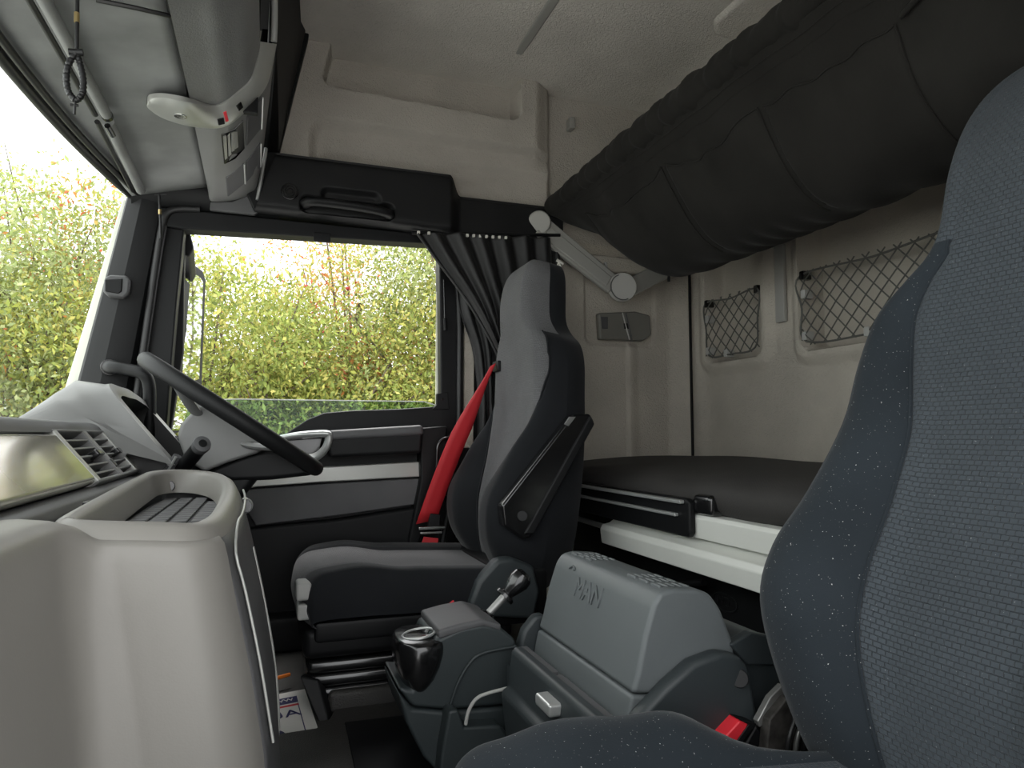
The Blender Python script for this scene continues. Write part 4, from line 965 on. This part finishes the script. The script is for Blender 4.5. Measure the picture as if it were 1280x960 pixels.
grid_mesh('sling', rows, 'bunk', ub, ang=80, thick=.003)
fr_n = Vector((-.9, 0, -.35)).normalized()
tube('hem', [sling(y, 6)+fr_n*.002 for y in np.linspace(.15, 2.2, 80)], .0022, 'bunk', ub, seg=6)
tube('hem', [sling(y, 3)+fr_n*.003 for y in np.linspace(.15, 2.22, 80)], .002, 'bunk', ub, seg=6)
# stitched pocket panels: a second layer of cloth between hem and belly
for (ya, yb) in ((1.575, 2.06), (1.20, 1.555), (.86, 1.185)):
    rows = []
    for y in np.linspace(ya, yb, 40):
        s_ = (y-ya)/(yb-ya); r = []
        for j in range(11, 34):
            t = (j-11)/22; p = sling(y, j)
            bul = .005*math.sin(math.pi*s_)**.6*(1-t*.8)
            sag = .02*math.sin(math.pi*s_)*(1-t)**3
            r.append(p+fr_n*(.006+bul)+Vector((sag*.4, 0, -sag)))
        rows.append(r)
    grid_mesh('pocket', rows, 'bunk', ub, ang=80, thick=.003, off=1)
    tube('pocket_hem', [r[0]+fr_n*.001 for r in rows], .0022, 'bunk', ub, seg=6)
    for rr in (rows[0], rows[-1]): tube('pocket_seam', rr[:18], .0018, 'bunk', ub, seg=6)
cdv = [sling(y, 11)+fr_n*.012 for y in np.linspace(.4, .84, 10)]
tube('drawcord', cdv, .005, 'bunk', ub, seg=8)
# folding stay at the far end
bs = thing('bunk_stay', (1.1, 2.27, 1.1), 'silver folding stay arm with round hinge holding the upper bunk', 'bracket')
def S(px, py, y=2.275): return at(px, py, y=y)
def bar(name, a, b_, w0, w1, m, th=.022):
    d = (b_-a).normalized(); n = Vector((-d.z, 0, d.x))
    return prism(name, [a+n*w0, b_+n*w1, b_-n*w1, a-n*w0], (0, th, 0), m, bs, b=.006, seg=3)
bar('upper_arm', S(676, 282), S(768, 356), .042, .038, 'shell_trim'); bar('lower_arm', S(790, 358), S(838, 335), .036, .030, 'shell_trim')
bar('arm_face', S(684, 290, 2.272), S(762, 352, 2.272), .026, .022, 'shell_trim', .01)
cyl('hinge_disc', S(778, 359, 2.30), S(778, 359, 2.258), .054, 'shell_trim', bs, b=.005)
tube('hinge_ring', [S(778, 359, 2.257)+Vector((.047*math.cos(a), 0, .047*math.sin(a))) for a in np.linspace(0, 6.283, 33)[:-1]], .002, 'dash_dark', bs, seg=6, closed=True)
cyl('arm_end', S(674, 278, 2.268), S(674, 278, 2.30), .042, 'shell_trim', bs, b=.008)
tube('stop_pin', [S(757, 328, 2.29), S(759, 345, 2.29)], .006, 'stone', bs, seg=8); tube('pull_strap', [S(836, 333, 2.27), S(836, 352, 2.27)], .005, 'rubber', bs, seg=8)
lg = tag(prism('wall_ledge', [at(722, 314, y=2.30), at(850, 330, y=2.30), at(850, 345, y=2.30), at(735, 338, y=2.30)], (0, .06, 0), 'shell', None, b=.012, seg=3), 'moulded ledge on the side wall behind the bunk stay', kind='structure')

# ------------------------------------------------------------------ reading lamp, nets
rl = thing('reading_lamp', (1.29, 2.36, 1.05), 'flat grey rectangular reading lamp on the wall behind the driver seat', 'lamp')
c_ = [at(748, 391, y=2.345), at(795, 389, y=2.345), at(813, 394, y=2.345), at(815, 418, y=2.345), at(805, 426, y=2.345), at(750, 424, y=2.345)]
hb = prism('housing', c_, (0, .03, 0), 'lampgrey_shaded', rl, b=.008, seg=3)
prism('lens', [at(751, 396, y=2.342), at(760, 396, y=2.342), at(760, 411, y=2.342), at(753, 411, y=2.342)], (0, .006, 0), 'dash_dark', rl, b=.001)
tube('lamp_groove', [at(778, 391, y=2.342), at(787, 425, y=2.342)], .0025, 'stone', rl, seg=6); tube('lamp_groove', [at(782, 391, y=2.342), at(790, 425, y=2.342)], .0025, 'dash_dark', rl, seg=6)
prism('switch', [at(780, 404, y=2.341), at(785, 404, y=2.341), at(786, 411, y=2.341), at(781, 411, y=2.341)], (0, .006, 0), 'gloss', rl, b=.001)
def net(label, ya, yb, za, zb, xx):
    n = thing('storage_net', (xx, (ya+yb)/2, za), label, 'net', 'elastic nets on the rear wall')
    bd = smooth_path([(xx, ya, zb-.01), (xx, ya+.004, (za+zb)/2), (xx, ya+.02, za+.012), (xx, (ya+yb)/2, za+.004), (xx, yb-.02, za+.012), (xx, yb-.004, (za+zb)/2), (xx, yb, zb-.01), (xx, (ya+yb)/2, zb-.016)], 6, closed=True)
    tube('border_cord', bd, .0032, 'netcord', n, seg=7, closed=True)
    step = .052; W, H = yb-ya, zb-za
    k = -H
    while k < W:
        for sg in (0, 1):
            a = max(0, k); b_ = min(W, k+H)
            if b_-a > .02:
                f = (lambda u: ya+u) if sg == 0 else (lambda u: yb-u)
                mid = ((a+b_)/2)
                pts = [(xx+.002*sg, f(a), zb-(a-k)), (xx-.006+.002*sg, f(mid)+.003*math.sin(k*90), zb-(mid-k)), (xx+.002*sg, f(b_), zb-(b_-k))]
                tube('net_string', pts, .0021, 'netcord', n, seg=5)
        k += step
    for (yy, zz) in ((ya+.008, zb-.01), (yb-.008, zb-.01), (yb-.012, za+.03), (yb-.012, zb-.07), ((ya+yb)/2+.03, za+.01)):
        box('net_hook', (xx-.004, yy-.010, zz-.014), (xx+.03, yy+.010, zz+.014), 'stone' if zz < zb-.02 else 'gloss', n, b=.004)
net('smaller elastic net across the wall niche nearer the driver side', N1[0]+.005, N1[1]-.005, .925, 1.145, REAR-.022)
net('wider elastic net across the wall niche beside the passenger backrest', N2[0]+.005, N2[1]-.005, .915, 1.145, REAR-.022)

# ------------------------------------------------------------------ curtain
cu = thing('side_curtain', at(600, 300, y=2.26), 'black gathered curtain tied back at the door window edge', 'curtain')
def curtain(name, Lp, Rp, yb, pl, amp, ny=60):
    L = smooth_path(Lp, 10); Rr = smooth_path(Rp, 10); n = min(len(L), len(Rr)); rows = []
    for i in range(n):
        r = []; f = i/(n-1)
        for k in range(ny+1):
            s_ = k/ny; p = L[i].lerp(Rr[i], s_)
            ph_2 = s_*pl*2*math.pi
            r.append(p+Vector((0, amp*math.sin(ph_2+.8*math.sin(3*f))*(1-.25*f)+amp*.4*math.sin(ph_2*.37+4*f), 0)))
        rows.append(r)
    return grid_mesh(name, rows, 'curtain', cu, ang=80, thick=.002)
Y = 2.26
curtain('hanging_cloth', [at(568, 300, y=2.285), at(574, 380, y=2.285), at(592, 440, y=2.285), at(598, 520, y=2.285), at(590, 640, y=2.285)], [at(700, 300, y=2.285), at(700, 380, y=2.285), at(690, 440, y=2.285), at(680, 520, y=2.285), at(670, 640, y=2.285)], Y, 9, .012)
curtain('tied_cloth', [at(521, 290, y=Y-.02), at(545, 322, y=Y-.02), at(582, 372, y=Y-.03), at(608, 415, y=Y-.04), at(628, 455, y=Y-.05)], [at(688, 297, y=Y), at(690, 340, y=Y), at(680, 390, y=Y-.02), at(665, 430, y=Y-.04), at(650, 462, y=Y-.05)], Y, 6, .013)
tube('hem', smooth_path([at(522, 292, y=Y-.034), at(546, 325, y=Y-.034), at(583, 375, y=Y-.044), at(609, 418, y=Y-.054), at(628, 457, y=Y-.064)], 8), .005, 'curtain', cu, seg=8)
tube('rail', [at(515, 291, y=Y+.01), at(700, 294, y=Y+.01)], .006, 'black', cu, seg=8)
for k, px in enumerate((523, 536, 575, 584, 592, 600, 608, 616, 624, 632)):
    v = at(px, 291+.06*(px-523), y=Y-.02); box('curtain_glider', v-Vector((.004, .004, .004)), v+Vector((.005, .004, .006)), 'white_cloth', cu, b=.001, seg=1)
ct = thing('curtain_tie', at(699, 330, y=2.25), 'small white ribbon tied at the bunk stay', 'ribbon')
tube('knot', [at(696, 325, y=2.24), at(704, 330, y=2.24)], .006, 'white_cloth', ct, seg=8); tube('tail', [at(699, 328, y=2.24), at(701, 336, y=2.24), at(699, 343, y=2.24)], .004, 'white_cloth', ct, seg=8)
tube('tail', [at(699, 328, y=2.24), at(696, 334, y=2.24)], .004, 'white_cloth', ct, seg=8)

# ------------------------------------------------------------------ floor: mat, card, bits
def F(px, py, z=.0): return at(px, py, z=z)
fm = thing('floor_mat', (.2, 1.3, 0), 'black grained rubber floor mat with a smooth inset panel', 'mat')
o_ = [F(338, 926), F(395, 917), F(410, 908), F(424, 884), F(530, 878)]
prism('mat_base', [Vector((p.x, p.y, .002)) for p in o_]+[Vector((.36, 1.30, .002)), Vector((.36, .6, .002)), Vector((-.02, .6, .002))], (0, 0, .010), 'mat_rubber', fm, b=.003)
i_ = [F(431, 904, .012), F(525, 893, .012), F(560, 960, .012), F(448, 985, .012)]
prism('inset_panel', [Vector((p.x, p.y, .010)) for p in i_], (0, 0, .005), 'black', fm, b=.002)
stp = thing('seat_riser', (.25, 1.7, 0), "low black riser and bracket in front of the driver's seat base", 'riser')
box('riser', (.15, 1.69, 0), (.50, 1.73, .05), 'mat_rubber', stp, b=.012, seg=3)
prism('bracket', [at(374, 845, y=1.70), at(398, 850, y=1.70), at(412, 905, y=1.66), at(402, 912, y=1.66)], (.012, .02, 0), 'blacksoft', stp, b=.004)
cd_ = thing('printed_card', (.05, 1.75, .004), 'white printed card with navy and red print lying on the driver footwell floor', 'card')
ca, cb, cc_, cdd = F(325, 873, .004), F(381, 862, .004), F(399, 916, .004), F(330, 931, .004)
prism('sheet', [ca, cb, cc_, cdd], (0, 0, .0015), 'card', cd_, b=0)
def cpt(u, v, dz=.0022):
    a = ca.lerp(cb, u); b_ = cdd.lerp(cc_, u); return a.lerp(b_, v)+Vector((0, 0, dz))
def cq(name, u0, u1, v0, v1, m, dz=.0022, b=0): return prism(name, [cpt(u0, v0, dz-.001), cpt(u1, v0, dz-.001), cpt(u1, v1, dz-.001), cpt(u0, v1, dz-.001)], (0, 0, .0006), m, cd_, b=b)
cq('navy_header', 0, .78, .13, .28, 'navy'); cq('red_rule', 0, .78, .31, .35, 'redprint'); cq('navy_rule', .755, .775, .30, .97, 'navy')
q = bmesh.new(); q.faces.new([q.verts.new(cpt(.22+.2*math.cos(a), .98+.18*math.sin(a), .0022)) for a in np.linspace(math.pi, 2*math.pi, 16)]); finish(q, 'navy_oval', 'navy', cd_)
ux = (cpt(0, .5)-cpt(1, .5)); vy = (cpt(.5, 0)-cpt(.5, 1))
text('card_text', 'AU', .055, frame_mtx(cpt(.42, .52, .0026), ux, vy*-1*-1), 'navy', cd_, extrude=.0003)
text('card_text', 'WWW', .022, frame_mtx(cpt(.38, .205, .0028), ux, vy), 'card', cd_, extrude=.0003)
og = tag(tube('reflector_strip', [F(338, 850, .03), F(362, 843, .03)], .005, 'orange', None, seg=8), 'thin orange reflector strip behind the card under the dash', 'reflector')
# ================================================================== outside: mirror, ground, trees
mr = thing('door_mirror', (-.3, 2.7, .7), 'tall black door mirror outside the driver window', 'mirror')
# the glass looks back along the truck: its far edge stands further out than its near edge
def MR(px, py, o=0): return at(px, py, y=2.70+(px-226)*.006+o)
nb = Vector((-.9, .4, 0))*.09
prism('housing', [MR(212, 316), MR(232, 322), MR(254, 338), MR(258, 350), MR(253, 482), MR(245, 530), MR(216, 545), MR(205, 530), MR(210, 380)], nb, 'blacksoft', mr, b=.008, seg=3)
prism('main_glass', [MR(231, 336, -.006), MR(250, 346, -.006), MR(254, 353, -.006), MR(249, 474, -.006), MR(228, 480, -.006), MR(230, 400, -.006)], (-.004, .002, 0), 'mirror', mr, b=.0)
prism('wide_glass', [MR(212, 490, -.006), MR(240, 486, -.006), MR(243, 505, -.006), MR(230, 538, -.006), MR(210, 538, -.006)], (-.004, .002, 0), 'mirror', mr, b=.0)
prism('mount_arm', [at(226, 282, y=2.42), at(236, 284, y=2.42), at(243, 310, y=2.42), at(236, 322, y=2.42), at(222, 310, y=2.42)], (-.02, .32, -.02), 'blacksoft', mr, b=.01)
gr = tag(box('ground', (-60, -40, -1.75), (60, 60, -1.65), 'asphalt', None, b=0), 'grey asphalt yard outside the cab', kind='structure')

def leaf_mesh(name, pts, size, cols, parent):
    """many small pointed leaves as one mesh with a tint per leaf"""
    n = len(pts); a = rng.normal(size=(n, 3)); a /= np.linalg.norm(a, axis=1)[:, None]; a[:, 2] -= .35
    b_ = np.cross(a, rng.normal(size=(n, 3))); b_ /= np.linalg.norm(b_, axis=1)[:, None]
    c = np.cross(a, b_); s_ = (size*(.6+.8*rng.random(n)))[:, None]
    v = np.empty((n, 4, 3)); v[:, 0] = pts-a*s_*.5; v[:, 1] = pts+b_*s_*.26+c*s_*.06; v[:, 2] = pts+a*s_*.5; v[:, 3] = pts-b_*s_*.26+c*s_*.06
    me = bpy.data.meshes.new(name); me.vertices.add(n*4); me.loops.add(n*4); me.polygons.add(n)
    me.vertices.foreach_set('co', v.ravel()); me.loops.foreach_set('vertex_index', np.arange(n*4)); me.polygons.foreach_set('loop_start', np.arange(n)*4)
    me.update(calc_edges=True)
    at_ = me.attributes.new('tint', 'FLOAT_COLOR', 'FACE'); at_.data.foreach_set('color', np.c_[cols, np.ones(n)].ravel())
    o = link(name, me, 'leaf', parent); o['kind'] = 'stuff'; return o
PAL = {'green': [(.20, .25, .06), (.26, .31, .08), (.32, .35, .10), (.14, .18, .05)], 'yellow': [(.33, .35, .08), (.38, .38, .10), (.27, .31, .08), (.44, .40, .12)],
       'orange': [(.50, .22, .07), (.46, .28, .09), (.42, .34, .10), (.36, .34, .10), (.52, .16, .08)], 'pale': [(.36, .40, .18), (.30, .35, .14), (.42, .44, .22), (.25, .30, .12)]}
def tree(label, cx, cy, h_, rx, ry, n, mix, size=.06, base=-1.65, clumps=120, spread=.22, hollow=.35, berries=0, zlow=None):
    t = thing('hedgerow_tree', (cx, cy, base), label, 'tree', 'trees beside the parked truck')
    zc = base+.3+(h_-.3)*.52; rz = (h_-.1)*.5
    u = rng.normal(size=(clumps, 3)); u /= np.linalg.norm(u, axis=1)[:, None]; u *= (hollow+(1-hollow)*rng.random(clumps)**.5)[:, None]
    cc0 = u*[rx, ry, rz]+[cx, cy, zc]
    # trunk and limbs
    tr = bmesh.new()
    tube_bm(smooth_path([(cx, cy, base), (cx+.1, cy, base+h_*.25), (cx-.05, cy+.05, base+h_*.55), (cx+.05, cy, base+h_*.8)], 4), lambda i: .10-.006*i, 7, bm=tr)
    finish(tr, 'trunk', 'bark', t)
    lb_ = bmesh.new()
    for k in range(min(60, clumps)):
        p = Vector(cc0[k]); s0 = Vector((cx, cy, base+h_*(.2+.45*rng.random()))); m_ = s0.lerp(p, .5)+Vector(rng.normal(size=3)*.12)
        tube_bm(smooth_path([s0, m_, p, p+(p-m_)*.35], 3), lambda i: max(.004, .022-.0022*i), 5, bm=lb_)
    finish(lb_, 'branches', 'bark', t)['kind'] = 'stuff'
    idx = rng.integers(0, clumps, n); pts = cc0[idx]+rng.normal(size=(n, 3))*spread*[1, 1, .75]
    fam = rng.choice(len(mix), clumps, p=[m_[1] for m_ in mix]); cols = np.empty((n, 3))
    for f, (nm, _) in enumerate(mix):
        s_ = fam[idx] == f; pal = np.array(PAL[nm]); cols[s_] = pal[rng.integers(0, len(pal), s_.sum())]
    cols *= (.8+.4*rng.random((n, 1))); leaf_mesh('foliage', pts, np.full(n, size), np.clip(cols, 0, .8), t)
    if berries:
        bm = bmesh.new()
        for p in cc0[rng.integers(0, clumps, berries)]+rng.normal(size=(berries, 3))*spread:
            bmesh.ops.create_icosphere(bm, subdivisions=1, radius=.02, matrix=Matrix.Translation(p))
        finish(bm, 'berries', 'berry', t)['kind'] = 'stuff'
    return t
tree('tall yellowing tree filling the windscreen beside the front pillar', -1.95, 7.6, 4.6, 1.3, 1.2, 64399, [('pale', .62), ('yellow', .24), ('orange', .14)], clumps=170, spread=.24, size=.047)
tree('dense green bush behind the door mirror', -.35, 6.6, 3.75, 1.25, .9, 64399, [('green', .45), ('yellow', .55)], clumps=190, spread=.2, size=.042)
tree('sparse orange leaved shrub with red berries in the middle of the door window', .85, 7.4, 4.6, 1.3, .9, 33600, [('orange', .4), ('yellow', .6)], clumps=150, spread=.2, hollow=.2, berries=60, size=.042)
tree('bright green tree at the rear edge of the door window', 1.75, 6.7, 4.8, 1.15, .9, 61599, [('green', .35), ('pale', .45), ('yellow', .2)], clumps=180, spread=.21, berries=24, size=.042)
tree('low yellow green bush under the orange shrub', .55, 6.2, 3.0, 1.1, .6, 36400, [('yellow', .6), ('green', .4)], clumps=110, spread=.2, size=.042)
tree('pale tree ahead of the truck beyond the yellowing windscreen tree', -4.2, 8.6, 4.4, 1.6, 1.2, 28000, [('pale', .7), ('yellow', .3)], clumps=120, spread=.26)
tree('green tree behind the truck, reflected in the door mirror', 4.6, 6.9, 5.0, 1.7, 1.2, 28000, [('green', .6), ('yellow', .4)], clumps=120, spread=.26)
tree('dark green bush at the back of the hedge', .2, 9.2, 3.9, 2.6, .7, 42000, [('green', 1.0)], clumps=140, spread=.3)
tree('dull green bush behind the yellowing windscreen tree', -2.6, 9.6, 4.2, 1.8, .7, 33600, [('green', .7), ('pale', .3)], clumps=130, spread=.3)
